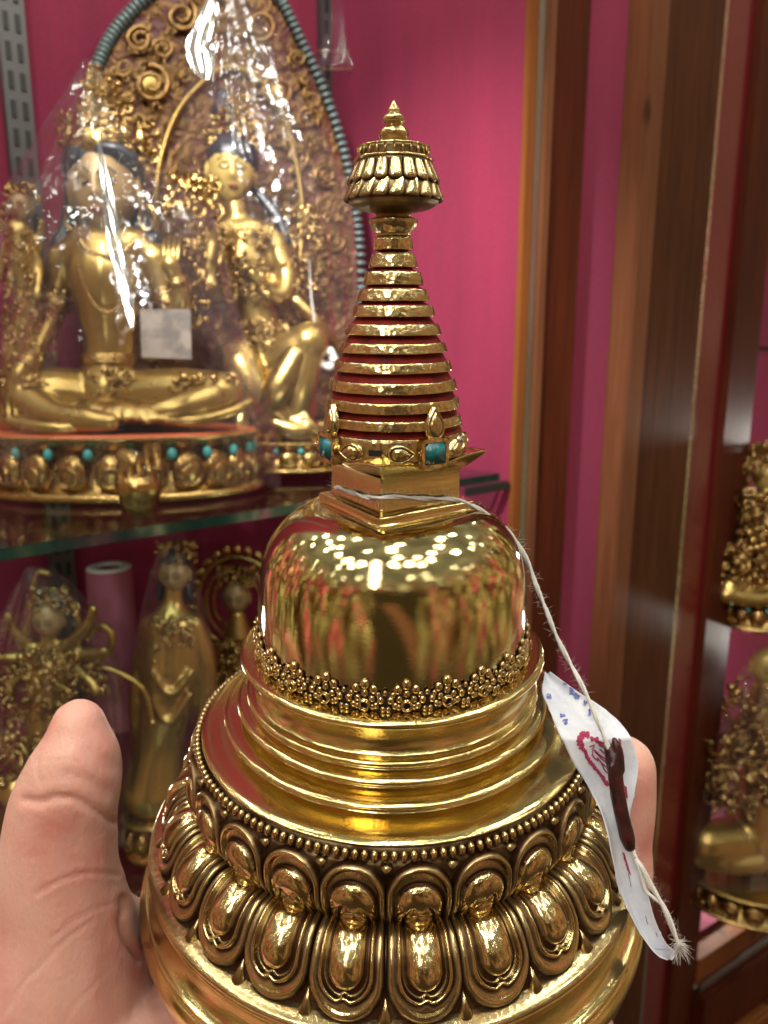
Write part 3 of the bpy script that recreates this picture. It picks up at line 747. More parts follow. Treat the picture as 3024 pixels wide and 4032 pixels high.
sp_ = [(1400, 1900, .168), (1330, 1900, .1600), (1324, 1916, .1562), (1380, 1937, .1500), (1438, 1957, .1445), (1491, 1961, .1392), (1562, 1958, .1418), (1693, 1965, .1463), (1790, 1968, .1500), (1872, 1997, .1525), (1964, 2062, .1560), (2018, 2111, .1580),
       (2076, 2207, .1585), (2110, 2302, .158), (2151, 2403, .157), (2191, 2505, .156), (2239, 2600, .155), (2286, 2688, .152), (2325, 2769, .150), (2362, 2860, .148), (2398, 2950, .147)]
S_ = fibre_tube('tag_string', [W(*p) for p in sp_], .00058, M_string, None, hairs=380, hl=.0018, seed=3)
tag(S_, 'white cotton string tied round the square neck of the stupa', 'string')
loose = [(1812, 1966, .1500), (1850, 1985, .158), (1960, 2080, .1595), (2030, 2200, .160), (2062, 2330, .160), (2070, 2450, .160)]
z7 = lambda x, y, c: W(2000 + x / 1.769, 2600 + y / 1.769, c)
tg = empty('price_tag', z7(600, 700, .163))
tag(tg, 'folded white paper tag stamped in red, hanging at the right of the stupa', 'tag')
OT = z7(600, 700, .163)
rows = [(80, 262, 290), (145, 250, 380), (220, 238, 490), (300, 272, 620), (400, 312, 748), (480, 345, 820), (560, 385, 868), (640, 420, 893), (720, 460, 905), (800, 510, 903), (880, 560, 890), (960, 605, 876), (1040, 645, 856),
        (1140, 680, 850), (1240, 705, 862), (1340, 722, 885), (1440, 745, 922), (1560, 765, 955), (1680, 812, 985), (1800, 870, 1020), (1900, 925, 1062), (1980, 980, 1108), (2030, 1020, 1160), (2062, 1060, 1158), (2085, 1110, 1138)]
ra = spline(rows, 5); nu = 28; P = np.zeros((len(ra), nu, 3)); tl_ = len(ra)
for j, (yy, xl, xr) in enumerate(ra):
    f = j / (tl_ - 1)
    jag = .8 * math.sin(j * 2.9) + 1.6 * (rnd.random() - .5) + (5 if rnd.random() < .08 else 0)
    for i in range(nu):
        u = i / (nu - 1)
        c = .1665 - .0185 * min(1, f * 4.2) + .0015 * math.sin(u * math.pi) * (1 - f * .7) - .002 * u * sm(.45, .8, f) - .004 * max(0, .12 - u) / .12 * sm(.40, .6, f) + .0006 * math.sin(f * 18 + u * 3)
        P[j, i] = z7(xl + (xr - xl) * u + (-jag if i == 0 else jag if i == nu - 1 else 0), yy + 14 * math.sin(u * 3.1) * (f < .9), c) - OT
M_paper, t, b = mat('white_paper', (0.68, 0.71, 0.78), 0.65)
o = objco(t)
n = N(t, 'ShaderNodeTexNoise', {'Vector': o, 'Scale': 260, 'Detail': 4, 'Roughness': .6})
n2 = N(t, 'ShaderNodeTexNoise', {'Vector': objco(t, (3.2, 1, 1), (0, R(28), 0)), 'Scale': 200, 'Detail': 2})
t.links.new(ramp(t, n.outputs[0], [(.3, (.58, .61, .70)), (.6, (.74, .76, .80))]), b.inputs['Base Color'])
bump(t, b, M(t, 'ADD', n2.outputs[0], n.outputs[0]), .35, .0006)
b.inputs['Subsurface Weight'].default_value = .15; b.inputs['Subsurface Radius'].default_value = (.001, .001, .001); b.inputs['Subsurface Scale'].default_value = 1
pm = obj('paper', grid_mesh('paper', P), M_paper, tg)
sd = pm.modifiers.new('thick', 'SOLIDIFY'); sd.thickness = .00016; sd.offset = 1
# find the paper surface in front of a pixel, to lay the ink on it
from mathutils.bvhtree import BVHTree
bvh = BVHTree.FromPolygons([tuple(Vector(v) + OT) for v in P.reshape(-1, 3)], [tuple(p.vertices) for p in pm.data.polygons])
def on_paper(x, y, lift=.00022):
    d = z7(x, y, 1.0).normalized(); h = bvh.ray_cast(Vector((0, 0, 0)), d)
    return (h[0] - d * lift - OT) if h[0] is not None else None
M_ink, t, b = mat('stamp_ink_red', (0.42, 0.03, 0.10), 0.6)
M_blue, t, b = mat('ballpoint_ink_blue', (0.22, 0.25, 0.62), 0.6)
M_blk, t, b = mat('black_ink', (0.03, 0.03, 0.04), 0.6)
def ink(name, strokes, m, wd):
    bm = bmesh.new()
    for stt in strokes:
        q = [on_paper(x, y) for x, y in stt]; q = [p for p in q if p is not None]
        if len(q) > 1: tube_into(bm, q, wd, 4)
    return obj(name, bm, m, tg)
def squiggle(x, y, r, turns=1.3, seed=0):
    rr = random.Random(seed); k = rr.uniform(0, 6)
    return [(x + r * (.4 + .6 * i / 9) * math.cos(k + i * turns * .7), y + r * (.4 + .6 * i / 9) * math.sin(k + i * turns * .7)) for i in range(10)]
bord = spline([(690, 600), (650, 575), (600, 545), (550, 515), (515, 520), (500, 560), (520, 610), (545, 650), (560, 690), (600, 740), (640, 790), (670, 830), (695, 870)], 5)
strokes = []
for i, (x, y) in enumerate(bord):
    wd_ = 16 if i < 30 else 7
    for k in range(3): strokes.append(squiggle(x + rnd.uniform(-wd_, wd_), y + rnd.uniform(-wd_, wd_), 7, 1.3, i * 5 + k))
for a_, b_ in (((600, 585), (585, 660)), ((585, 660), (625, 700)), ((610, 640), (690, 720)), ((600, 625), (680, 690)), ((620, 680), (690, 750)), ((640, 620), (690, 660)), ((650, 720), (690, 790)), ((570, 600), (600, 590))):
    strokes.append([(a_[0] + (b_[0] - a_[0]) * f + 3 * math.sin(f * 9), a_[1] + (b_[1] - a_[1]) * f) for f in np.linspace(0, 1, 8)])
for y in range(545, 640, 9): strokes.append([(775 + 4 * math.sin(y), y), (786 + 4 * math.cos(y), y + 12)])
for y in range(875, 955, 8): strokes.append([(815 + (y - 875) * .12 - 5, y), (826 + (y - 875) * .1, y + 10), (815 + (y - 875) * .2, y + 14)])
for y in range(1340, 1490, 10): strokes.append([(800 + (y - 1340) * .3 + rnd.uniform(-4, 4), y), (812 + (y - 1340) * .3, y + 12)])
ink('stamp_mark', strokes, M_ink, .00013)
bl = []
for (x, y, w_, h_, k) in ((455, 215, 26, 30, 5), (480, 245, 24, 24, 4), (540, 300, 14, 22, 4), (570, 360, 12, 30, 4), (285, 250, 16, 20, 4), (380, 385, 18, 14, 5), (400, 430, 20, 22, 5), (400, 160, 20, 12, 3)):
    for q in range(k * 2): bl.append([(x + rnd.uniform(-w_, w_), y + rnd.uniform(-h_, h_)) for _ in range(3)])
ink('pen_mark', bl, M_blue, .00010)
for st_ in ([(840, 1490), (850, 1530), (858, 1580)], [(958, 1780), (965, 1815), (975, 1840)], [(1030, 1895), (1040, 1925)]): ink('pen_line', [st_], M_blk, .00006)
M_wax, t, b = mat('dark_red_wax', (0.085, 0.008, 0.006), 0.36)
n = N(t, 'ShaderNodeTexNoise', {'Vector': objco(t, (1, 1, .35)), 'Scale': 700, 'Detail': 4}); bump(t, b, n.outputs[0], .7, .0005)
t.links.new(ramp(t, n.outputs[0], [(.35, (.012, .003, .003)), (.7, (.060, .007, .006))]), b.inputs['Base Color'])
z7n = lambda x, y, c: z7(x, y, c - .004)
wx = blob('wax_seal', [[(z7n(x, y, c), r) for x, y, c, r in ((708, 625, .1515, .00115), (735, 700, .1508, .0016), (752, 820, .150, .0015), (765, 930, .1495, .00155), (785, 1040, .149, .0015), (808, 1140, .1488, .0015), (830, 1230, .1485, .00155), (845, 1292, .1485, .0012))],
                       [(z7n(x, y, c), r) for x, y, c, r in ((742, 555, .1512, .0006), (752, 590, .151, .0010), (765, 650, .1508, .0012), (775, 760, .1504, .0012))],
                       [(z7n(x, y, c), r) for x, y, c, r in ((720, 740, .1495, .0007), (728, 850, .1492, .0008), (755, 980, .1488, .0007), (790, 1120, .1485, .0006))]], .00028, M_wax, None, 3)
tag(wx, 'dark red glossy stick of sealing wax gripping the string on the white tag', 'wax seal')
tail = fibre_tube('string_end', [z7n(*p) for p in ((850, 1290, .1485), (885, 1370, .148), (930, 1440, .147), (985, 1550, .147), (1040, 1640, .1465), (1095, 1740, .146), (1140, 1850, .146), (1170, 1930, .146), (1190, 1980, .146))], .00062, M_string, None, hairs=110, hl=.0014, seed=9)
tag(tail, 'frayed white string end hanging below the wax seal beside the tag', 'string')
bm = bmesh.new(); e0 = z7n(1185, 1960, .146)
for _ in range(150):
    dx, dz, dy = rnd.uniform(-.0016, .0026), rnd.uniform(-.0048, .0006), rnd.uniform(-.0015, .0015)
    tube_into(bm, [e0 + Vector((dx * f + .0004 * math.sin(f * 4 + dx * 9000), dy * f, dz * f)) for f in (0, .3, .6, 1)], [.00005, .00004, .00003, .000015], 3)
obj('frayed_tip', bm, M_string, tail)
bm = bmesh.new()
tube_into(bm, spline([tuple(z7n(*p)) for p in ((880, 1370, .1475), (915, 1460, .147), (950, 1590, .147), (1010, 1650, .1465), (1060, 1690, .1463))], 6), .00035, 6)
obj('loose_ply', bm, M_string, tail)

# ================================================================ the hand
def hz(l, c): return [(W(x, y, cc if cc else c), r * (cc if cc else c) / FP) for x, y, r, cc in l]
HB = SW((0, 1, -.955))
thumb = hz([(309, 2858, 112, .150), (306, 2963, 168, .150), (282, 3079, 196, .151), (249, 3183, 208, .152), (236, 3312, 220, .153), (230, 3442, 232, .154), (236, 3560, 262, .156), (215, 3760, 345, .160), (170, 4000, 430, .166), (120, 4300, 500, .172)], .15)
web = hz([(330, 3640, 180, .166), (470, 3690, 150, .176), (600, 3760, 160, .186), (800, 3950, 190, .200)], .17)
V3 = Vector
def low(z): return z
palm1 = [(V3((-.075, .115, -.165)), .024), (V3((-.045, .140, -.165)), .024), (V3((-.010, .165, -.158)), .020), (V3((.012, .185, -.152)), .014)]
palm2 = [(V3((-.075, .100, -.180)), .025), (V3((-.035, .115, -.175)), .024), (V3((.005, .130, -.162)), .018), (V3((.020, .140, -.155)), .013)]
palm3 = [(V3((-.085, .095, -.200)), .028), (V3((-.050, .095, -.195)), .026), (V3((-.010, .105, -.180)), .019), (V3((.015, .112, -.168)), .012)]
palm4 = [(V3((-.060, .160, -.150)), .014), (V3((-.040, .190, -.152)), .013), (V3((-.012, .205, -.152)), .012)]
idx = [(V3((-.012, .205, -.152)), .0115), (V3((.020, .215, -.155)), .0105), (V3((.048, .203, -.150)), .0098)] + hz([(2390, 3470, 140, .192), (2425, 3300, 138, .1885), (2446, 3150, 134, .187), (2452, 3022, 130, .186)], .18)
mid = [(V3((.012, .185, -.152)), .012), (V3((.035, .187, -.149)), .0095), (V3((.052, .183, -.146)), .0080)]
rng = [(V3((.015, .160, -.152)), .012), (V3((.035, .158, -.149)), .0092), (V3((.053, .155, -.147)), .0078)]
lit = [(V3((.018, .130, -.156)), .011), (V3((.036, .130, -.150)), .0082), (V3((.049, .128, -.147)), .0068)]
wrist = [(V3((-.085, .095, -.200)), .030), (V3((-.105, .060, -.235)), .029), (V3((-.125, .02, -.285)), .031)]
M_skin, t, b = mat('skin', (0.60, 0.34, 0.23), 0.42)
o = objco(t)
n = N(t, 'ShaderNodeTexNoise', {'Vector': o, 'Scale': 55, 'Detail': 4, 'Roughness': .55})
n2 = N(t, 'ShaderNodeTexNoise', {'Vector': o, 'Scale': 900, 'Detail': 3})
vl = N(t, 'ShaderNodeTexVoronoi', {'Vector': objco(t, (1.0, 1.0, .35)), 'Scale': 1500})
col = ramp(t, n.outputs[0], [(.30, (.62, .23, .18)), (.48, (.72, .38, .30)), (.68, (.76, .47, .37))])
n5 = N(t, 'ShaderNodeTexNoise', {'Vector': o, 'Scale': 220, 'Detail': 5, 'Roughness': .7})
col = mixc(t, N(t, 'ShaderNodeMapRange', {0: n5.outputs[0], 1: .48, 2: .70, 4: .35}).outputs[0], col, (.60, .24, .19))
t.links.new(col, b.inputs['Base Color'])
bump(t, b, M(t, 'ADD', M(t, 'MULTIPLY', vl.outputs['Distance'], .5), n2.outputs[0]), .3, .0004)
b.inputs['Subsurface Weight'].default_value = .45; b.inputs['Subsurface Radius'].default_value = (.0035, .0012, .0006); b.inputs['Subsurface Scale'].default_value = 1.0
b.inputs['Specular IOR Level'].default_value = .35
hand = blob('hand', [thumb, web, palm1, palm2, palm3, palm4, idx, mid, rng, lit, wrist], .0014, M_skin, None, 9)
tag(hand, 'bare left hand cupping the stupa base, thumb upright at the left', 'hand')
sb = hand.modifiers.new('sub', 'SUBSURF'); sb.levels = 1; sb.render_levels = 1
dg = bpy.context.evaluated_depsgraph_get(); dg.update(); me = bpy.data.meshes.new_from_object(hand.evaluated_get(dg)); hand.modifiers.clear(); hand.data = me
nv = len(me.vertices); co = np.zeros(nv * 3); me.vertices.foreach_get('co', co); co = co.reshape(-1, 3)
no = np.zeros(nv * 3); me.vertices.foreach_get('normal', no); no = no.reshape(-1, 3)
cp, sp2 = math.cos(PITCH), math.sin(PITCH)
dep = co[:, 1] * cp - co[:, 2] * sp2; up_ = co[:, 2] * cp + co[:, 1] * sp2
px = 1512 + FP * co[:, 0] / dep; py = 2016 - FP * up_ / dep
facing = (no * co).sum(1) < 0
h2 = lambda l: np.array([(x / 1.544, 2600 + y / 1.544) for x, y in l])
def crease(pts, depth, width, bulge=0.0):
    q = spline(h2(pts), 8); dmin = np.full(nv, 1e9)
    for a, b_ in zip(q[:-1], q[1:]):
        ab = b_ - a; L2 = (ab ** 2).sum() + 1e-9
        tt = np.clip(((px - a[0]) * ab[0] + (py - a[1]) * ab[1]) / L2, 0, 1)
        dmin = np.minimum(dmin, np.hypot(px - a[0] - tt * ab[0], py - a[1] - tt * ab[1]))
    off = -depth * np.exp(-(dmin / width) ** 2) + bulge * np.exp(-((dmin - width * 2.6) / (width * 1.6)) ** 2)
    co[facing] += no[facing] * off[facing][:, None]
crease([(150, 850), (250, 858), (330, 836), (420, 838), (500, 862), (560, 898), (640, 945), (700, 985)], .0007, 15, .00008)
crease([(400, 690), (500, 712), (580, 748), (650, 800)], .0003, 26)
crease([(560, 560), (640, 620), (720, 640)], .0004, 40)
crease([(210, 1425), (300, 1372), (400, 1322), (500, 1297), (600, 1290), (715, 1302)], .00028, 8, .0001)
crease([(320, 1690), (400, 1615), (480, 1562), (560, 1522), (640, 1492), (700, 1470)], .00022, 7)
crease([(0, 2180), (120, 1990), (300, 1795), (400, 1700), (480, 1640), (560, 1590)], .00026, 7)
crease([(745, 1450), (748, 1530), (735, 1590), (765, 1700), (850, 1820)], .0010, 12, .0002)
crease([(395, 2200), (470, 2080), (560, 1990), (640, 1900)], .00015, 7)
crease([(420, 1900), (500, 2010), (560, 2110)], .00012, 7)
crease([(600, 1640), (700, 1760), (800, 1900), (900, 2060)], .00012, 6)
crease([(230, 600), (225, 680), (245, 740)], .0002, 7)
for k in range(26):      # fine vertical skin folds on the ball of the thumb
    x0 = 60 + k * 24; y0 = 1000 + 90 * math.sin(k * 1.7)
    crease([(x0, y0), (x0 + 8 * math.sin(k), y0 + 130), (x0 + 10 * math.cos(k * 2), y0 + 250 + 60 * math.sin(k))], .00007, 5)
me.vertices.foreach_set('co', co.reshape(-1)); me.update()

# ================================================================ statues in the cabinet
TAU = 2 * math.pi
class Fig:
    """a figure laid out in view units (1659 px wide view) round an origin, built at real size"""
    def __init__(s, name, label, cat, ox, oy, c, group=None, yaw=0.0):
        s.k = 1.823 * c / FP; s.ox, s.oy, s.c = ox, oy, c
        s.e = empty(name, Dp(ox, oy, c), (0, 0, yaw)); tag(s.e, label, cat, group); s.r = random.Random(ox * 7 + oy)
    def p(s, x, y, d=0.0):
        r = Dp(x, y, 1.0); return r * ((s.e.location.y + d * s.k) / r.y) - s.e.location
    def ch(s, *l): return [(s.p(x, y, d), r * s.k) for x, y, d, r in l]
    def el(s, x, y, d, rx, ry, rz): return (s.p(x, y, d), (rx * s.k, rz * s.k, ry * s.k))
    def blob(s, name, chains, m, vox=5, sm_=5, ell=(), parent=None):
        return blob(name, chains, vox * s.k, m, parent or s.e, sm_, ell)
    def beads(s, name, pts, m, parent=None):
        bm = bmesh.new()
        for x, y, d, r in pts: sphere_into(bm, s.p(x, y, d), r * s.k, 7, 5)
        return obj(name, bm, m, parent or s.e)
    def jewels(s, name, regs, m, parent=None):
        """clusters of chased ornament: studs, curls and petals over a region"""
        r = s.r
        for (x0, x1, y0, y1, d0, d1, n, sz) in regs:
            bm = bmesh.new()
            for _ in range(n):
                x, y, d = r.uniform(x0, x1), r.uniform(y0, y1), r.uniform(d0, d1); q = sz * r.uniform(.5, 1.25)
                kind = r.random()
                if kind < .45: sphere_into(bm, s.p(x, y, d), q * s.k, 7, 5)
                elif kind < .75:
                    a = r.uniform(0, 6.3); tube_into(bm, [s.p(x + q * 1.5 * f * math.cos(a + f * 2.6), y + q * 1.5 * f * math.sin(a + f * 2.6), d - q * .4 * f) for f in (.3, .7, 1.1, 1.5, 1.9)], q * .38 * s.k, 5)
                else:
                    sphere_into(bm, s.p(x, y, d), (q * .5 * s.k, q * .5 * s.k, q * 1.3 * s.k), 6, 5, Matrix.Rotation(r.uniform(-1, 1), 4, 'Y'))
            obj(name, bm, m, parent or s.e)
    def head(s, x, y, d, rx, ry, m, turn=0.0, hair=True, lips=True, feat=True):
        nu, nv = 72, 54; P = np.zeros((nv, nu, 3))
        g_ = lambda a, w: math.exp(-(a / w) ** 2)
        for j in range(nv):
            ph = math.pi * j / (nv - 1); cz = math.cos(ph); sr = math.sin(ph)
            for i in range(nu):
                a = 2 * math.pi * i / nu; nx, ny, nz = sr * math.sin(a), -sr * math.cos(a), cz
                jaw = 1 - .30 * sm(-.1, -1.0, nz) if nz < -.1 else 1.0
                f = 1.0; fr = max(0, -ny)
                bx = .0
                if feat:
                    bx += .17 * g_(nx, .13) * g_(nz + .16, .13) * fr + .10 * g_(nx, .08) * g_(nz - .06, .20) * fr   # nose
                    bx -= .07 * g_(abs(nx) - .34, .15) * g_(nz - .12, .10) * fr                                     # sockets
                    bx += .055 * g_(abs(nx) - .34, .12) * g_(nz - .09, .055) * fr                                   # lids
                    bx += .05 * g_(abs(nx) - .34, .22) * g_(nz - .27, .06) * fr                                     # brow
                    bx += .055 * g_(nx, .20) * g_(nz + .43, .045) * fr + .05 * g_(nx, .16) * g_(nz + .53, .05) * fr  # lips
                    bx -= .03 * g_(nx, .2) * g_(nz + .48, .02) * fr
                    bx += .07 * g_(nx, .18) * g_(nz + .76, .12) * fr                                                # chin
                P[j, i] = (nx * rx * jaw, ny * rx * .98 * (1 if ny > 0 else .95) - bx * rx, nz * ry)
        he = empty('tmp'); bpy.data.objects.remove(he)
        o = obj('head', grid_mesh('head', P * s.k, True), m, s.e); o.location = s.p(x, y, d); o.rotation_euler = (R(6), 0, turn)
        def face_tube(name, pts, w, mm):
            bm = bmesh.new()
            for l in pts:
                q = []
                for fx, fz in l:
                    yy = -math.sqrt(max(.02, 1 - fx * fx - fz * fz)); jaw = 1 - .30 * sm(-.1, -1.0, fz) if fz < -.1 else 1
                    bx = .055 * g_(fx, .2) * g_(fz + .43, .06) + .055 * g_(abs(fx) - .34, .12) * g_(fz - .09, .055) + .05 * g_(abs(fx) - .34, .22) * g_(fz - .27, .06)
                    q.append(Vector((fx * rx * jaw, yy * rx * .95 - bx * rx - .008 * rx, fz * ry)) * s.k)
                tube_into(bm, q, w * rx * s.k, 5)
            return obj(name, bm, mm, o)
        if feat:
            sp = lambda l: [tuple(v) for v in spline(l, 5)]
            face_tube('eyebrow', [sp([(sg * .10, .22), (sg * .25, .33), (sg * .42, .34), (sg * .60, .24)]) for sg in (-1, 1)], .024, M_hair)
            face_tube('eyelid', [sp([(sg * .14, .08), (sg * .26, .025), (sg * .40, .02), (sg * .56, .09)]) for sg in (-1, 1)], .030, M_hair)
            face_tube('upper_eyelid', [sp([(sg * .14, .09), (sg * .28, .155), (sg * .42, .15), (sg * .56, .09)]) for sg in (-1, 1)], .018, M_hair)
            if lips: face_tube('mouth', [sp([(-.20, -.46), (-.08, -.435), (0, -.45), (.08, -.435), (.20, -.46)]), sp([(-.14, -.50), (0, -.53), (.14, -.50)])], .040, M_lip)
        bm = bmesh.new()
        for sg in (-1, 1):      # ears with long lobes
            sphere_into(bm, Vector((sg * rx * 1.0, rx * .05, -ry * .05)) * s.k, (rx * .10 * s.k, rx * .2 * s.k, ry * .36 * s.k), 10, 8)
        obj('ear', bm, m, o)
        return o
    def lotus(s, cx, cy, rx, ry, h, top=None, n=16, turq=True, parent=None, below=True):
        """oval lotus pedestal, cy = height of its foot"""
        def ov(prof, name, m, it=2):
            p = chaikin(prof, it); th = np.linspace(0, 2 * np.pi, 72, endpoint=False); P = np.zeros((len(p), 72, 3))
            P[..., 0] = p[:, 0][:, None] * rx * np.sin(th) + (cx - s.ox); P[..., 1] = -p[:, 0][:, None] * ry * np.cos(th); P[..., 2] = p[:, 1][:, None] * h + (s.oy - cy)
            return obj(name, grid_mesh(name, P * s.k, True), m, parent or s.e)
        ov([(0, 0), (.93, 0), (1.0, .03), (1.0, .12), (.94, .18), (.86, .3), (.80, .5), (.84, .72), (.93, .86), (.955, .92), (.955, .97)], 'lotus_base', M_orn)
        ov([(.958, .955), (.94, 1.0), (.90, 1.0), (0, 1.0)], 'base_top', top or M_sgold, 0)
        bm = bmesh.new(); bb = bmesh.new()
        for k in range(n):
            a = 2 * math.pi * (k + .5) / n; q = Vector((cx - s.ox + .88 * rx * math.sin(a), -.88 * ry * math.cos(a), s.oy - cy + .45 * h))
            w_ = math.pi * rx * .88 / n
            mt = Matrix.Rotation(a, 4, 'Z')
            sphere_into(bm, q * s.k, (w_ * .86 * s.k, w_ * .5 * s.k, h * .30 * s.k), 12, 8, mt)
            for rad, zz in ((.80, .0), (.5, -.06)):
                aa = np.linspace(0, 2 * math.pi, 14, endpoint=False)
                tube_into(bm, [((q + Vector((w_ * rad * math.sin(t_) * math.cos(a), w_ * rad * math.sin(t_) * math.sin(a), h * .28 * rad * math.cos(t_) + zz * h)) + Vector((math.sin(a), -math.cos(a), 0)) * w_ * (.28 if rad > .6 else .46)) * s.k) for t_ in aa], .09 * w_ * s.k, 5, True)
            a2 = a + math.pi / n
            if turq:
                bt = bmesh.new(); sphere_into(bt, Vector((cx - s.ox + .93 * rx * math.sin(a2), -.93 * ry * math.cos(a2), s.oy - cy + .72 * h)) * s.k, (w_ * .26 * s.k, w_ * .22 * s.k, h * .09 * s.k), 8, 6, Matrix.Rotation(a2, 4, 'Z')); obj('turquoise_inlay', bt, M_turqsm, parent or s.e)
        nb = max(30, int(2 * math.pi * rx / 6.5))
        for k in range(nb):
            a = 2 * math.pi * k / nb; sphere_into(bb, Vector((cx - s.ox + .965 * rx * math.sin(a), -.965 * ry * math.cos(a), s.oy - cy + .95 * h)) * s.k, 2.7 * rx / 290 * s.k if rx > 150 else 2.0 * s.k, 6, 4)
        obj('lotus_petals', bm, M_orn, parent or s.e); obj('bead_rim', bb, M_sgold, parent or s.e)
    def wrap(s, rows, label, fold=5.0, seed=0, n=120, depth=1.0, m=None):
        """crumpled clear film draped over the figure; rows = (y, left, right, depth radius)"""
        q = spline(rows, 9); P = np.zeros((len(q), n, 3))
        for j, (y, l, r, dr) in enumerate(q):
            f = j / (len(q) - 1)
            for i in range(n):
                a = 2 * math.pi * i / n; cx = (l + r) / 2; rx = (r - l) / 2
                v = Vector((math.cos(a) * 2.2 + seed, math.sin(a) * 2.2, f * 2.4)); w1 = mn.noise(v * 1.3); w2 = mn.noise(Vector((a * 5 + seed, f * 1.3, 3.3))) ; w3 = mn.noise(v * 6)
                am = fold * (.5 + .8 * f)
                k = 1 + (w1 * 1.2 * am + (abs(w2) - .2) * 1.6 * am + w3 * .35 * am) / max(30, rx)
                P[j, i] = s.p(cx + rx * math.sin(a) * k, y + w1 * am * .6, -dr * depth * math.cos(a) * k)
        o = obj('plastic_wrap', grid_mesh('plastic_wrap', P, True), m or M_plastic); o.matrix_world = s.e.matrix_basis
        tag(o, label, 'plastic wrap'); return o

# ---- large seated statue at the front left
F = Fig('seated_statue', 'large seated gilded goddess statue with black hair, one arm reaching to her knee, front left of shelf', 'statue', 270, 1057, .69)
F.e['label'] = 'large seated gilded goddess with black hair, her arm reaching down to the knee, front left'
F.blob('body', [F.ch((235, 850, 0, 70), (238, 760, 0, 50), (236, 690, -4, 58), (234, 610, -6, 76), (234, 560, 0, 70)), F.ch((140, 560, 0, 30), (190, 540, 0, 46), (235, 545, 0, 55), (285, 540, 0, 46), (332, 560, 0, 30)),
                F.ch((229, 540, 0, 33), (227, 450, -5, 30)),
                F.ch((136, 562, 0, 33), (118, 640, 10, 29), (108, 695, 6, 24), (84, 745, -40, 19), (58, 785, -85, 14)), F.ch((60, 780, -84, 15), (42, 812, -92, 19), (36, 840, -96, 15)),
                F.ch((334, 560, 0, 33), (362, 640, 0, 28), (378, 690, -14, 24), (390, 640, -50, 18), (380, 596, -62, 14)), F.ch((378, 598, -62, 13), (368, 572, -66, 18), (366, 556, -66, 13)),
                F.ch((290, 860, -10, 58), (390, 850, -40, 52), (480, 850, -60, 44)), F.ch((480, 856, -60, 42), (400, 880, -105, 32), (330, 895, -120, 22), (300, 900, -125, 15)),
                F.ch((180, 860, -10, 60), (110, 850, -50, 54), (50, 850, -70, 44)), F.ch((50, 858, -70, 42), (120, 898, -120, 32), (190, 908, -150, 26), (240, 912, -160, 18)), F.ch((268, 985, -205, 16), (290, 998, -215, 20), (312, 1012, -220, 15))],
       M_sgold, 4.5, 4, [])
M_broc = gold('brocade_gold', (0.52, 0.38, 0.14), 0.30, cav=False, scr=0.8, nscale=200, spots=0.5)
rf = random.Random(4); fl_ = []
for i in range(26):
    a = R(-80 + 160 * i / 25); x1, d1 = 235 + 215 * math.sin(a), -40 - 120 * math.cos(a)
    fl_.append(F.ch((235 + 70 * math.sin(a), 868, -40 - 50 * math.cos(a), 10), (235 + 140 * math.sin(a + .08), 880 + rf.uniform(-5, 5), -40 - 95 * math.cos(a), 11), (x1, 906 + rf.uniform(-4, 5), d1, 8)))
F.blob('robe', fl_, M_broc, 4.5, 2, [F.el(235, 897, -40, 212, 26, 118)])
fb = bmesh.new()
for i in range(4): tube_into(fb, [F.p(20 + i * 14, 838, -104), F.p(18 + i * 15, 868, -112), F.p(20 + i * 15, 900, -112)], [6.5 * F.k, 6 * F.k, 4.5 * F.k], 8)
for i in range(4): tube_into(fb, [F.p(356 + i * 9, 560, -68), F.p(354 + i * 11, 530, -74), F.p(356 + i * 11, 506 + abs(i - 1.5) * 6, -70)], [4.5 * F.k, 4 * F.k, 3 * F.k], 8)
obj('fingers', fb, M_sgold, F.e)
ab = bmesh.new()
for (p0, p1, rr) in (((122, 640, 8), (116, 660, 8), 31), ((66, 778, -78), (56, 790, -86), 19), ((358, 636, 0), (364, 654, -4), 30), ((384, 612, -56), (380, 600, -60), 18), ((236, 768, 0), (237, 782, 0), 56)):
    a0, a1 = F.p(*p0), F.p(*p1); ax = (a1 - a0).normalized(); u1 = ax.cross(Vector((0, 1, .1))).normalized(); u2 = ax.cross(u1)
    for q, rad in ((a0, 4.5), (a1, 4.5), ((a0 + a1) / 2, 6)):
        tube_into(ab, [q + (u1 * math.cos(a) + u2 * math.sin(a)) * rr * F.k for a in np.linspace(0, TAU, 26, endpoint=False)], rad * F.k, 6, True)
obj('bracelets', ab, M_orn, F.e)
hd = F.head(225, 408, -14, 66, 92, M_skin_gold, R(4))
F.blob('hair', [F.ch((225, 372, 8, 80), (225, 410, 26, 74)), F.ch((160, 360, 10, 18), (152, 420, 16, 13)), F.ch((290, 360, 10, 18), (298, 420, 16, 13)), F.ch((160, 440, 30, 20), (150, 490, 22, 20), (130, 535, 4, 22), (118, 550, -6, 14)), F.ch((292, 440, 30, 22), (305, 490, 22, 22), (330, 525, 6, 20)), F.ch((170, 345, -42, 15), (205, 322, -56, 13), (250, 322, -56, 13), (284, 345, -42, 15))], M_hair, 4.5, 3)
F.blob('crown_core', [F.ch((225, 325, -6, 66), (214, 260, 0, 50), (204, 205, 4, 30), (196, 160, 6, 12))], M_orn, 4.5, 1)
F.jewels('crown', [(165, 285, 230, 320, -66, -30, 130, 5), (175, 250, 170, 235, -50, -10, 90, 5), (150, 300, 285, 335, -60, 10, 90, 6), (165, 285, 225, 290, -50, 10, 90, 6), (178, 262, 180, 235, -40, 10, 60, 5.5), (190, 215, 140, 190, -25, 10, 30, 5), (120, 160, 240, 330, -20, 20, 36, 5), (290, 340, 270, 390, -20, 20, 60, 5)], M_orn)
bm = bmesh.new()
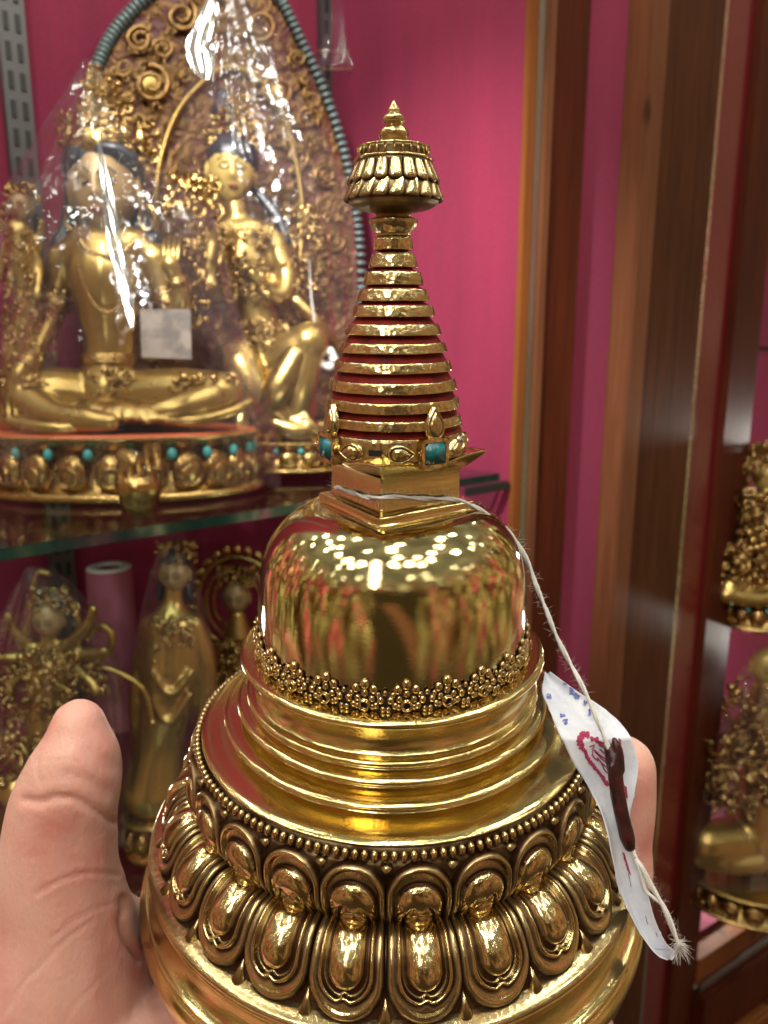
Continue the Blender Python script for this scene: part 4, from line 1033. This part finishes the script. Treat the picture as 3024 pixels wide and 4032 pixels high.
for i, x in enumerate((150, 186, 225, 264, 300)):
    hgt = (70, 90, 120, 90, 70)[i]; bmesh.ops.create_cone(bm, cap_ends=True, segments=8, radius1=20 * F.k, radius2=2 * F.k, depth=hgt * F.k, matrix=Matrix.Translation(F.p(x, 330 - hgt / 2, -46 + abs(i - 2) * 14)) @ Matrix.Diagonal((1, .4, 1, 1)))
obj('crown_points', bm, M_orn, F.e)
bm = bmesh.new()
for sg, x in ((-1, 158), (1, 318)):
    a = np.linspace(0, TAU, 20, endpoint=False)
    tube_into(bm, [F.p(x + 17 * math.sin(q), 470 + 26 * math.cos(q), -8) for q in a], 4 * F.k, 6, True)
obj('earring', bm, M_orn, F.e)
nk = []
for k in range(30): a = -1.15 + 2.3 * k / 29; nk.append((232 + 62 * math.sin(a), 500 + 52 * math.cos(a), -58 - 14 * math.cos(a), 5.5))
for k in range(34): a = -1.0 + 2.0 * k / 33; nk.append((232 + 74 * math.sin(a), 500 + 175 * math.cos(a) ** 1.4, -72 - 10 * math.cos(a), 3.4))
F.beads('necklace', nk, M_orn)
F.jewels('flower_stem', [(355, 470, 380, 470, -30, 0, 110, 8), (80, 140, 630, 690, -30, -10, 30, 6), (345, 400, 640, 690, -40, -20, 30, 6), (395, 450, 470, 700, -10, 20, 60, 6), (0, 60, 430, 500, -10, 30, 40, 6)], M_orn)
F.jewels('skirt_ornament', [(380, 500, 812, 850, -98, -60, 110, 8), (0, 90, 815, 850, -110, -70, 60, 8), (190, 290, 800, 850, -70, -50, 50, 6)], M_orn)
F.blob('hem_folds', [F.ch((330, 905, -120, 12), (420, 908, -120, 13), (500, 890, -100, 12), (540, 868, -70, 10)), F.ch((20, 910, -140, 12), (110, 925, -165, 13), (190, 922, -150, 11)), F.ch((250, 880, -110, 14), (310, 880, -120, 12))], M_sgold, 5, 3)
F.lotus(270, 1057, 300, 190, 132, M_coral, 22)
F.blob('foot_lotus', [F.ch((300, 1030, -205, 34), (300, 1052, -210, 44), (300, 1075, -208, 36))], M_orn, 6, 3)
bm = bmesh.new()
for i in range(5): tube_into(bm, [F.p(268 + i * 17, 1000 - i * 9, -218), F.p(262 + i * 19, 1030 - i * 10, -240), F.p(262 + i * 20, 1044 - i * 10, -236)], [9 * F.k, 9 * F.k, 5 * F.k], 8)
obj('toes', bm, M_orn, F.e)
wr1 = F.wrap([(128, 180, 202, 10), (190, 150, 240, 45), (270, 95, 285, 90), (350, 48, 335, 120), (400, 10, 400, 135), (450, -30, 455, 150), (560, -60, 490, 185), (720, -70, 525, 225), (900, -78, 575, 245), (1050, -80, 590, 245)], 'crumpled clear plastic film draped over the large black haired goddess', 11, 1)
M_glarefold = plastic('glossy_glare_fold', st=0.0, cap=0.9)  # film with raised reflectivity for the added glare streaks
for nd_ in M_glarefold.node_tree.nodes:
    if nd_.type == 'FRESNEL': nd_.inputs['IOR'].default_value = 2.6
def film_glare_fold(host, fig, pts, w, yawn):
    """a smooth fold of the film, shaped and angled to show a glare streak"""
    q = spline(pts, 10); n = len(q); P = np.zeros((n, 13, 3))
    for j, (x, y, d) in enumerate(q):
        t_ = j / (n - 1); ww = w * (math.sin(math.pi * min(1, max(0, t_ * .96 + .02))) ** .8)
        for i in range(13):
            u = i / 6 - 1; P[j, i] = fig.p(x + ww * u, y, d + .10 * ww * u * u + math.tan(yawn) * ww * u)
    return obj('film_glare_fold', grid_mesh('film_glare_fold', P), M_glarefold, host)
film_glare_fold(wr1, F, [(212, 300, -128), (230, 420, -170), (254, 540, -208), (272, 640, -236), (284, 705, -252)], 15, R(11))
# pale square card on the film
cdp = [F.p(302, 668, -228), F.p(411, 668, -232), F.p(414, 776, -246), F.p(306, 772, -244)]
bm = bmesh.new(); vs = [bm.verts.new(v) for v in cdp]; vs2 = [bm.verts.new(v + Vector((0, .0006, 0))) for v in cdp]
bm.faces.new(vs); bm.faces.new(vs2[::-1])
for i in range(4): bm.faces.new((vs[i], vs2[i], vs2[(i + 1) % 4], vs[(i + 1) % 4]))
bmesh.ops.recalc_face_normals(bm, faces=bm.faces)
M_card, t, b = mat('yellowed_card', (0.30, 0.25, 0.21), 0.6)
n = N(t, 'ShaderNodeTexNoise', {'Vector': objco(t), 'Scale': 60, 'Detail': 3})
t.links.new(ramp(t, n.outputs[0], [(.4, (.12, .10, .09)), (.58, (.24, .20, .165))]), b.inputs['Base Color'])
crd = obj('card', bm, M_card, None, False); crd.matrix_world = F.e.matrix_basis; tag(crd, 'pale square card on the plastic film in front of the goddess', 'card')

# ---- statue with the arched aureole behind
G = Fig('seated_statue', 'gilded seated figure with a pale gold face before the arched aureole', 'statue', 600, 1012, .79)
G.blob('body', [G.ch((585, 800, 0, 66), (560, 700, 0, 44), (545, 620, 0, 48), (535, 570, 0, 52), (532, 520, 0, 40)), G.ch((462, 525, 0, 22), (500, 505, 0, 32), (540, 505, 0, 34), (590, 520, 0, 24)), G.ch((518, 505, 0, 26), (508, 440, 0, 24)),
                G.ch((460, 530, 0, 24), (455, 600, -10, 22), (470, 640, -30, 18), (510, 600, -55, 13)), G.ch((595, 530, 0, 25), (620, 600, -10, 22), (600, 640, -35, 18), (545, 590, -58, 13)),
                G.ch((580, 800, 0, 64), (640, 760, -40, 52), (668, 740, -55, 42)), G.ch((664, 748, -55, 38), (650, 830, -60, 34), (640, 900, -50, 24), (650, 940, -60, 16)), G.ch((560, 800, 0, 60), (520, 780, -50, 46), (560, 850, -70, 36), (610, 900, -60, 24))], M_sgold, 4.5, 4, [G.el(590, 880, -10, 95, 70, 60)])
G.head(500, 372, -8, 46, 64, M_face2, R(14))
G.blob('hair', [G.ch((502, 345, 2, 53), (502, 372, 14, 50)), G.ch((460, 330, 0, 9), (480, 314, -30, 8), (520, 314, -30, 8), (544, 330, 0, 9)), G.ch((560, 420, 30, 12), (600, 470, 26, 14), (622, 520, 20, 10)), G.ch((480, 210, 10, 17), (480, 240, 10, 24))], M_hair, 4, 2)
G.jewels('crown', [(440, 570, 262, 315, -34, 14, 150, 5.5), (455, 545, 205, 270, -26, 10, 80, 5), (420, 450, 340, 420, 0, 20, 30, 5)], M_orn)
G.jewels('jewellery', [(470, 590, 485, 540, -52, -30, 80, 5), (480, 580, 560, 640, -70, -45, 110, 6), (440, 475, 580, 640, -30, -10, 30, 5), (600, 640, 560, 640, -30, -10, 30, 5), (520, 620, 690, 760, -70, -40, 90, 6), (590, 690, 440, 700, 10, 30, 150, 6)], M_orn)
G.blob('drapery', [G.ch((520 + 14 * i_, 860, -50 - 8 * math.sin(i_), 9), (515 + 20 * i_, 920, -70, 10), (500 + 26 * i_, 950, -60, 8)) for i_ in range(9)] + [G.ch((640, 650, -30, 14), (690, 700, -30, 12), (740, 760, -10, 8)), G.ch((560, 900, -60, 20), (640, 930, -70, 20), (700, 920, -50, 14)), G.ch((640, 770, -70, 30), (600, 840, -80, 34), (560, 890, -70, 26))], M_broc, 4.5, 2)
G.lotus(610, 1012, 158, 90, 64, M_sgold, 18)
for q_ in G.e.children:
    if q_.name.startswith('lotus_petals'): pass

# arched aureole board
B = Fig('arched_aureole', 'tall arched red and gold scrollwork aureole with a rope border, behind the pale faced statue', 'aureole', 480, 1000, .855, yaw=R(25))
def board_p(x, y, d=0.0, B=B, yw=R(25), O=Dp(480, 1000, .855)):
    r = Dp(x, y, 1.0); nrm = Vector((-math.sin(yw), math.cos(yw), 0)); q = r * (O.dot(nrm) / r.dot(nrm)) - O
    return Vector((q.x * math.cos(yw) + q.y * math.sin(yw), d * B.k, q.z))
B.p = board_p
outl = spline([(205, 900), (190, 700), (180, 480), (186, 260), (205, 160), (240, 80), (300, 10), (380, -50), (460, -80), (540, -60), (600, -5), (650, 90), (700, 200), (740, 320), (765, 440), (778, 560), (778, 720), (760, 900)], 8)
bm = bmesh.new()
fr_ = [bm.verts.new(B.p(x, y, 0)) for x, y in outl]; f0 = bm.faces.new(fr_)
ex = bmesh.ops.extrude_face_region(bm, geom=[f0]); bmesh.ops.translate(bm, verts=[v for v in ex['geom'] if isinstance(v, bmesh.types.BMVert)], vec=(0, 14 * B.k, 0))
bmesh.ops.recalc_face_normals(bm, faces=bm.faces); obj('board', bm, M_board, B.e, False)
M_rope, t, b = mat('verdigris_silver', (0.16, 0.22, 0.22), 0.35, 0.5)
bm = bmesh.new(); cumul = 0; last = None
for a, c_ in zip(outl[:-1], outl[1:]):
    seg_ = np.hypot(*(c_ - a)); nn = max(1, int(round(seg_ / 13)))
    for k in range(nn):
        q = a + (c_ - a) * (k + .5) / nn; an = math.atan2(c_[1] - a[1], c_[0] - a[0])
        sphere_into(bm, B.p(q[0], q[1], -4), (13 * B.k, 10 * B.k, 6 * B.k), 10, 7, Matrix.Rotation(an + 1.57 , 4, 'Y'))
obj('rope_border', bm, M_rope, B.e)
bm = bmesh.new()
def scroll(cx, cy, r0, turns, dirn, w_, a0=0.0):
    n_ = int(20 * turns); tube_into(bm, [B.p(cx + dirn * r0 * (1 - .75 * i / n_) * math.cos(a0 + TAU * turns * i / n_), cy + r0 * (1 - .75 * i / n_) * math.sin(a0 + TAU * turns * i / n_), -8 - 4 * i / n_) for i in range(n_)], [w_ * B.k * (1 - .5 * i / n_) for i in range(n_)], 7)
rb = random.Random(5)
for (x, y, r0) in ((325, 187, 42), (600, 200, 36), (300, 90, 30), (560, 60, 34), (390, 40, 34), (350, 110, 24), (265, 150, 20), (660, 260, 26), (250, 300, 28), (240, 420, 28), (250, 560, 26), (700, 380, 26), (720, 520, 26), (640, 340, 26), (600, 300, 20), (470, 20, 30), (640, 130, 20), (530, 130, 22), (420, 110, 20), (690, 600, 22), (650, 460, 22)):
    scroll(x, y, r0, 1.7, rb.choice((-1, 1)), r0 * .17, rb.uniform(0, 6))
for _ in range(260):
    i = rb.randrange(len(outl)); q = outl[i]; cx, cy = 480, 420; f = rb.uniform(.56, .90); x, y = cx + (q[0] - cx) * f, cy + (q[1] - cy) * f
    scroll(x, y, rb.uniform(7, 16), rb.uniform(.6, 1.3), rb.choice((-1, 1)), rb.uniform(1.6, 3.6), rb.uniform(0, 6))
M_orn2 = gold('aged_ornament_gold', (0.40, 0.26, 0.11), 0.30, cav=False, scr=0.9, nscale=330, spots=0.9)
obj('scrollwork', bm, M_orn2, B.e)
bm = bmesh.new()
inner = spline([(350, 620), (335, 480), (345, 350), (385, 240), (450, 170), (500, 150), (560, 180), (610, 260), (640, 370), (650, 480), (640, 620)], 8)
tube_into(bm, [B.p(x, y, -10) for x, y in inner], 6 * B.k, 7); obj('inner_arch', bm, M_sgold, B.e)
for (x, y, r0) in ((325, 187, 20), (600, 205, 19)):
    bm = bmesh.new(); sphere_into(bm, B.p(x, y, -6), (r0 * B.k, 8 * B.k, r0 * 1.15 * B.k), 20, 14); obj('boss', bm, M_sgold, B.e)
wr2 = G.wrap([(-60, 470, 500, 20), (60, 430, 590, 60), (200, 400, 650, 100), (400, 400, 745, 120), (600, 410, 770, 130), (800, 430, 775, 130), (990, 440, 780, 130)], 'tall clear plastic film hanging over the arched aureole and its pale faced figure', 10, 5)

film_glare_fold(wr2, G, [(462, -20, -126), (448, 40, -132), (432, 100, -137), (440, 150, -142), (446, 172, -145)], 30, R(6))
# ---- slim standing figure at the far left
H = Fig('standing_figure', 'slim gilded standing figure at the left edge beside the goddess', 'statue', 20, 985, .665)
H.blob('body', [H.ch((30, 900, 0, 36), (40, 760, 0, 30), (60, 650, 0, 24), (50, 560, 0, 26), (40, 500, 0, 26)), H.ch((62, 520, 0, 12), (84, 580, 0, 10), (80, 640, -20, 9)), H.ch((18, 520, 0, 12), (2, 600, 0, 10)), H.ch((90, 480, 10, 7), (76, 600, 14, 8), (88, 700, 10, 6))], M_sgold, 4, 3)
H.head(44, 448, 0, 24, 33, M_skin_gold)
H.jewels('jewellery', [(10, 80, 395, 430, -20, 10, 60, 5), (10, 80, 500, 700, -30, -15, 120, 5), (0, 90, 700, 860, -38, -20, 80, 6)], M_orn)
H.lotus(20, 985, 70, 50, 46, M_sgold, 12, False)

# ---- lower shelf
J = Fig('standing_buddha', 'tall standing gilded figure on the lower shelf under the glass', 'statue', 350, 1830, .76)
J.blob('body', [J.ch((330, 1700, 0, 66), (345, 1600, 0, 46), (365, 1500, 0, 56), (372, 1420, 0, 60), (372, 1340, 0, 46), (374, 1300, 0, 22), (376, 1270, 0, 18)), J.ch((330, 1350, 0, 26), (318, 1420, 0, 22), (335, 1470, -30, 16), (360, 1450, -50, 12)), J.ch((415, 1350, 0, 26), (440, 1420, 0, 24), (445, 1500, 0, 20), (440, 1580, 0, 14)), J.ch((300, 1420, 0, 14), (296, 1520, 0, 18), (300, 1640, 0, 12)), J.ch((330, 1510, -52, 7), (365, 1560, -60, 7), (410, 1500, -50, 7)), J.ch((330, 1450, -55, 7), (370, 1500, -66, 7), (415, 1450, -52, 7))], M_sgold, 5, 4)
J.head(378, 1240, 0, 30, 40, M_skin_gold, 0, feat=True)
J.blob('hair', [J.ch((378, 1212, 6, 30), (378, 1180, 6, 14)), J.ch((350, 1250, 16, 8), (345, 1290, 16, 9)), J.ch((406, 1250, 16, 8), (410, 1290, 16, 9))], M_hair, 4, 2)
J.jewels('jewellery', [(335, 425, 1170, 1215, -30, 5, 60, 5), (330, 420, 1330, 1400, -66, -45, 90, 5), (325, 360, 1390, 1450, -50, -30, 50, 6)], M_orn)
J.lotus(345, 1830, 74, 66, 90, M_sgold, 12, False)
J.wrap([(1150, 360, 395, 12), (1230, 330, 420, 50), (1400, 295, 455, 80), (1600, 280, 450, 90), (1830, 262, 440, 95)], 'plastic film over the tall standing figure on the lower shelf', 8, 9)

K = Fig('many_armed_statue', 'gilded many armed statue behind the thumb on the lower shelf', 'statue', 110, 1830, .72)
arms = [K.ch((110, 1420, 0, 22), (110 + dx * .5, 1420 + dy * .4, 5, 16), (110 + dx, 1420 + dy, -10, 12), (110 + dx * 1.15, 1420 + dy * 1.5, -20, 9)) for dx, dy in ((-80, -60), (-95, 0), (-80, 50), (80, -70), (100, -10), (85, 50))]
K.blob('body', [K.ch((110, 1700, 0, 70), (108, 1560, 0, 46), (108, 1440, 0, 44), (108, 1390, 0, 20), (106, 1360, 0, 16)), K.ch((110, 1690, 0, 50), (40, 1700, -30, 42), (60, 1750, -60, 26)), K.ch((110, 1690, 0, 50), (190, 1700, -30, 42), (150, 1750, -60, 26))] + arms, M_sgold, 5, 3)
K.head(106, 1340, -4, 30, 40, M_skin_gold)
K.blob('hair', [K.ch((106, 1318, 10, 30), (106, 1280, 10, 14))], M_hair, 5, 2)
K.jewels('jewellery', [(60, 160, 1270, 1320, -30, 10, 90, 6), (50, 170, 1400, 1560, -56, -30, 170, 7), (0, 230, 1580, 1700, -70, -30, 190, 8), (0, 40, 1440, 1640, -20, 20, 90, 7), (180, 230, 1420, 1500, -20, 20, 60, 7)], M_orn)
bm = bmesh.new()
hoop = spline([(95, 1340), (110, 1290), (150, 1300), (170, 1350), (165, 1420), (195, 1430), (235, 1410), (240, 1370), (215, 1350), (190, 1380)], 6); tube_into(bm, [K.p(x, y, 20) for x, y in hoop], 7 * K.k, 7)
tube_into(bm, [K.p(x, y, 0) for x, y in spline([(20, 1470), (50, 1390), (70, 1300), (80, 1240), (110, 1240)], 6)], 6 * K.k, 7)
tube_into(bm, [K.p(x, y, 10) for x, y in spline([(110, 1460), (190, 1440), (250, 1450), (310, 1490), (330, 1560)], 6)], 6 * K.k, 7)
obj('scarf_loops', bm, M_sgold, K.e)
K.lotus(110, 1830, 130, 90, 70, M_sgold, 16, False)
K.wrap([(1225, 60, 110, 20), (1300, 20, 190, 70), (1450, -30, 260, 90), (1650, -60, 280, 100), (1830, -60, 270, 100)], 'plastic film over the many armed statue behind the thumb', 10, 12)

Q = Fig('seated_statue', 'dim gilded seated figure on the lower shelf close to the dome of the stupa', 'statue', 520, 1700, .88)
Q.blob('body', [Q.ch((520, 1600, 0, 60), (518, 1500, 0, 40), (516, 1420, 0, 40), (512, 1330, 0, 18)), Q.ch((480, 1400, 0, 16), (455, 1460, 0, 15), (480, 1510, -30, 11)), Q.ch((560, 1400, 0, 16), (585, 1440, 0, 15), (560, 1500, -30, 11)), Q.ch((520, 1590, 0, 40), (450, 1600, -30, 34)), Q.ch((520, 1590, 0, 40), (590, 1600, -30, 34))], M_sgold, 5, 3)
Q.head(510, 1290, 0, 28, 38, M_skin_gold)
Q.jewels('jewellery', [(470, 560, 1225, 1265, -24, 10, 90, 6), (475, 560, 1380, 1460, -48, -30, 90, 6), (450, 590, 1540, 1600, -50, -25, 90, 7)], M_orn)
bm = bmesh.new()
for rr_, ww_ in ((84, 7), (66, 5), (50, 4)): tube_into(bm, [Q.p(512 + rr_ * math.sin(a), 1300 + rr_ * 1.15 * math.cos(a), 34) for a in np.linspace(0, TAU, 40, endpoint=False)], ww_ * Q.k, 7, True)
for a in np.linspace(0, TAU, 26, endpoint=False): sphere_into(bm, Q.p(512 + 98 * math.sin(a), 1300 + 112 * math.cos(a), 32), (9 * Q.k, 5 * Q.k, 13 * Q.k), 8, 6, Matrix.Rotation(a, 4, 'Y'))
obj('halo', bm, M_orn, Q.e)
Q.lotus(520, 1700, 90, 70, 60, M_sgold, 14, False)

# pale paper roll behind the standing figure
Rl = Fig('paper_roll', 'pale pink paper roll with a white rim, left of the standing figure', 'roll', 262, 1560, .775)
bm = bmesh.new(); n_ = 48
def ringv(r, z): return [bm.verts.new(Vector((r * math.sin(TAU * i / n_), r * math.cos(TAU * i / n_), z)) * Rl.k) for i in range(n_)]
r0, r1, r2, r3 = ringv(46, 0), ringv(46, 345), ringv(20, 345), ringv(20, 0)
for A_, B_ in ((r0, r1), (r1, r2), (r2, r3), (r3, r0)):
    for i in range(n_): bm.faces.new((A_[i], A_[(i + 1) % n_], B_[(i + 1) % n_], B_[i]))
bmesh.ops.recalc_face_normals(bm, faces=bm.faces)
M_pink, t, b = mat('pale_pink_paper', (0.36, 0.10, 0.15), 0.6)
obj('paper_wall', bm, M_pink, Rl.e, False)
bm = bmesh.new(); tube_into(bm, [Vector((33 * math.sin(TAU * i / 40), 33 * math.cos(TAU * i / 40), 347)) * Rl.k for i in range(40)], 12 * Rl.k, 8, True); bmesh.ops.scale(bm, vec=(1, 1, .3), space=Matrix.Translation((0, 0, -347 * Rl.k)), verts=bm.verts)
obj('rim', bm, M_white, Rl.e)

Wt = Fig('paper_ring', 'small crumpled white paper ring hanging left of the ringed spire', 'paper ring', 706, 775, .74)
bm = bmesh.new(); tube_into(bm, [Wt.p(706 + 17 * math.sin(a) * (1 + .12 * math.sin(3 * a)), 775 + 17 * math.cos(a), 4 * math.sin(2 * a)) for a in np.linspace(0, TAU, 28, endpoint=False)], [(8 + 2.5 * math.sin(5 * a)) * Wt.k for a in np.linspace(0, TAU, 28, endpoint=False)], 9, True)
obj('ring', bm, M_white, Wt.e)
bm = bmesh.new(); tube_into(bm, [Wt.p(695, 760, 0), Wt.p(680, 700, 6), Wt.p(672, 640, 10), Wt.p(668, 560, 14)], 1.6 * Wt.k, 6); obj('thread', bm, M_white, Wt.e)

# ---- wrapped bell shaped ornament hanging next to the aureole, plus its wall reflection built solid
for (x, y, c, lab, sc_) in ((738, 100, .93, 'plastic wrapped beaded ornament hanging right of the aureole', 1.0), (905, 130, .96, 'faint side wall reflection of the beaded ornament, modelled in beads and film above the spire', .8)):
    T = Fig('ornament_or_reflection', lab, 'ornament', x, y, c)
    rows_ = [(-160, x - 16, x + 16, 14), (y - 80, x - 34 * sc_, x + 34 * sc_, 30), (y - 20, x - 46 * sc_, x + 48 * sc_, 42), (y + 50, x - 62 * sc_, x + 66 * sc_, 58)]
    q = spline(rows_, 8); n_ = 60; P = np.zeros((len(q), n_, 3))
    for j, (yy, l, r, dr) in enumerate(q):
        for i in range(n_):
            a = TAU * i / n_; kk = 1 + .06 * math.sin(a * 9 + j * .2); P[j, i] = T.p((l + r) / 2 + (r - l) / 2 * math.sin(a) * kk, yy, -dr * math.cos(a) * kk)
    obj('film_skirt', grid_mesh('film_skirt', P, True), M_plastic, T.e)
    pts = []
    for kz, rr_ in ((50, 62), (10, 52)):
        for i in range(44):
            a = TAU * i / 44; pts.append((x + rr_ * sc_ * math.sin(a), y + kz, -rr_ * .9 * sc_ * math.cos(a), 2.2 * (1 if kz > 20 else .8)))
    T.beads('bead_fringe', pts, M_sgold if sc_ == 1.0 else M_reflect)

# ---- right hand cabinet figures
Y1 = Fig('seated_statue', 'richly ornamented gilded statue on the shelf at the right edge', 'statue', 1690, 1330, 1.30)
Y1.blob('body', [Y1.ch((1690, 1270, 0, 56), (1690, 1180, 0, 44), (1690, 1110, 0, 46), (1690, 1050, 0, 20)), Y1.ch((1640, 1120, 0, 18), (1620, 1180, 0, 16), (1650, 1210, -30, 12)), Y1.ch((1690, 1270, 0, 40), (1610, 1265, -30, 34)), Y1.ch((1600, 1285, -50, 18), (1660, 1295, -60, 16), (1720, 1285, -60, 14))], M_sgold, 5, 3)
Y1.head(1690, 1030, 0, 28, 38, M_face2)
Y1.jewels('jewellery', [(1620, 1720, 960, 1030, -20, 20, 160, 7), (1630, 1720, 1060, 1230, -56, -20, 200, 8), (1590, 1700, 1180, 1290, -60, -20, 170, 9), (1605, 1650, 1000, 1180, 0, 30, 120, 8)], M_orn)
Y1.lotus(1690, 1345, 112, 80, 66, M_sgold, 16)
Y2 = Fig('seated_statue', 'lower gilded statue in plastic film above the crimson floor at the right edge', 'statue', 1680, 1925, 1.42)
Y2.blob('body', [Y2.ch((1690, 1800, 0, 80), (1690, 1680, 0, 56), (1690, 1560, 0, 54), (1690, 1480, 0, 26)), Y2.ch((1640, 1560, 0, 20), (1600, 1640, 0, 20), (1590, 1720, -30, 16)), Y2.ch((1690, 1810, 0, 56), (1560, 1820, -30, 44)), Y2.ch((1540, 1850, -40, 22), (1620, 1868, -60, 20), (1700, 1860, -60, 18))], M_sgold, 6, 3)
Y2.head(1690, 1440, 0, 32, 42, M_face2)
Y2.jewels('jewellery', [(1560, 1700, 1600, 1760, -70, -30, 120, 9), (1600, 1700, 1480, 1600, -60, -30, 90, 8)], M_orn)
Y2.lotus(1680, 1930, 176, 120, 60, M_sgold, 20, False)
Y2.wrap([(1400, 1670, 1720, 20), (1480, 1620, 1750, 60), (1650, 1560, 1800, 110), (1800, 1515, 1840, 130), (1925, 1500, 1860, 140)], 'clear film round the lower statue at the right edge', 10, 21)

for o_, dx_ in ((Y1.e, -.026), (Y2.e, -.030)): o_.location.x += dx_
for o_ in S.objects:
    if o_.name.startswith('plastic_wrap') and 'lower statue' in o_.get('label', ''): o_.location.x += -.030
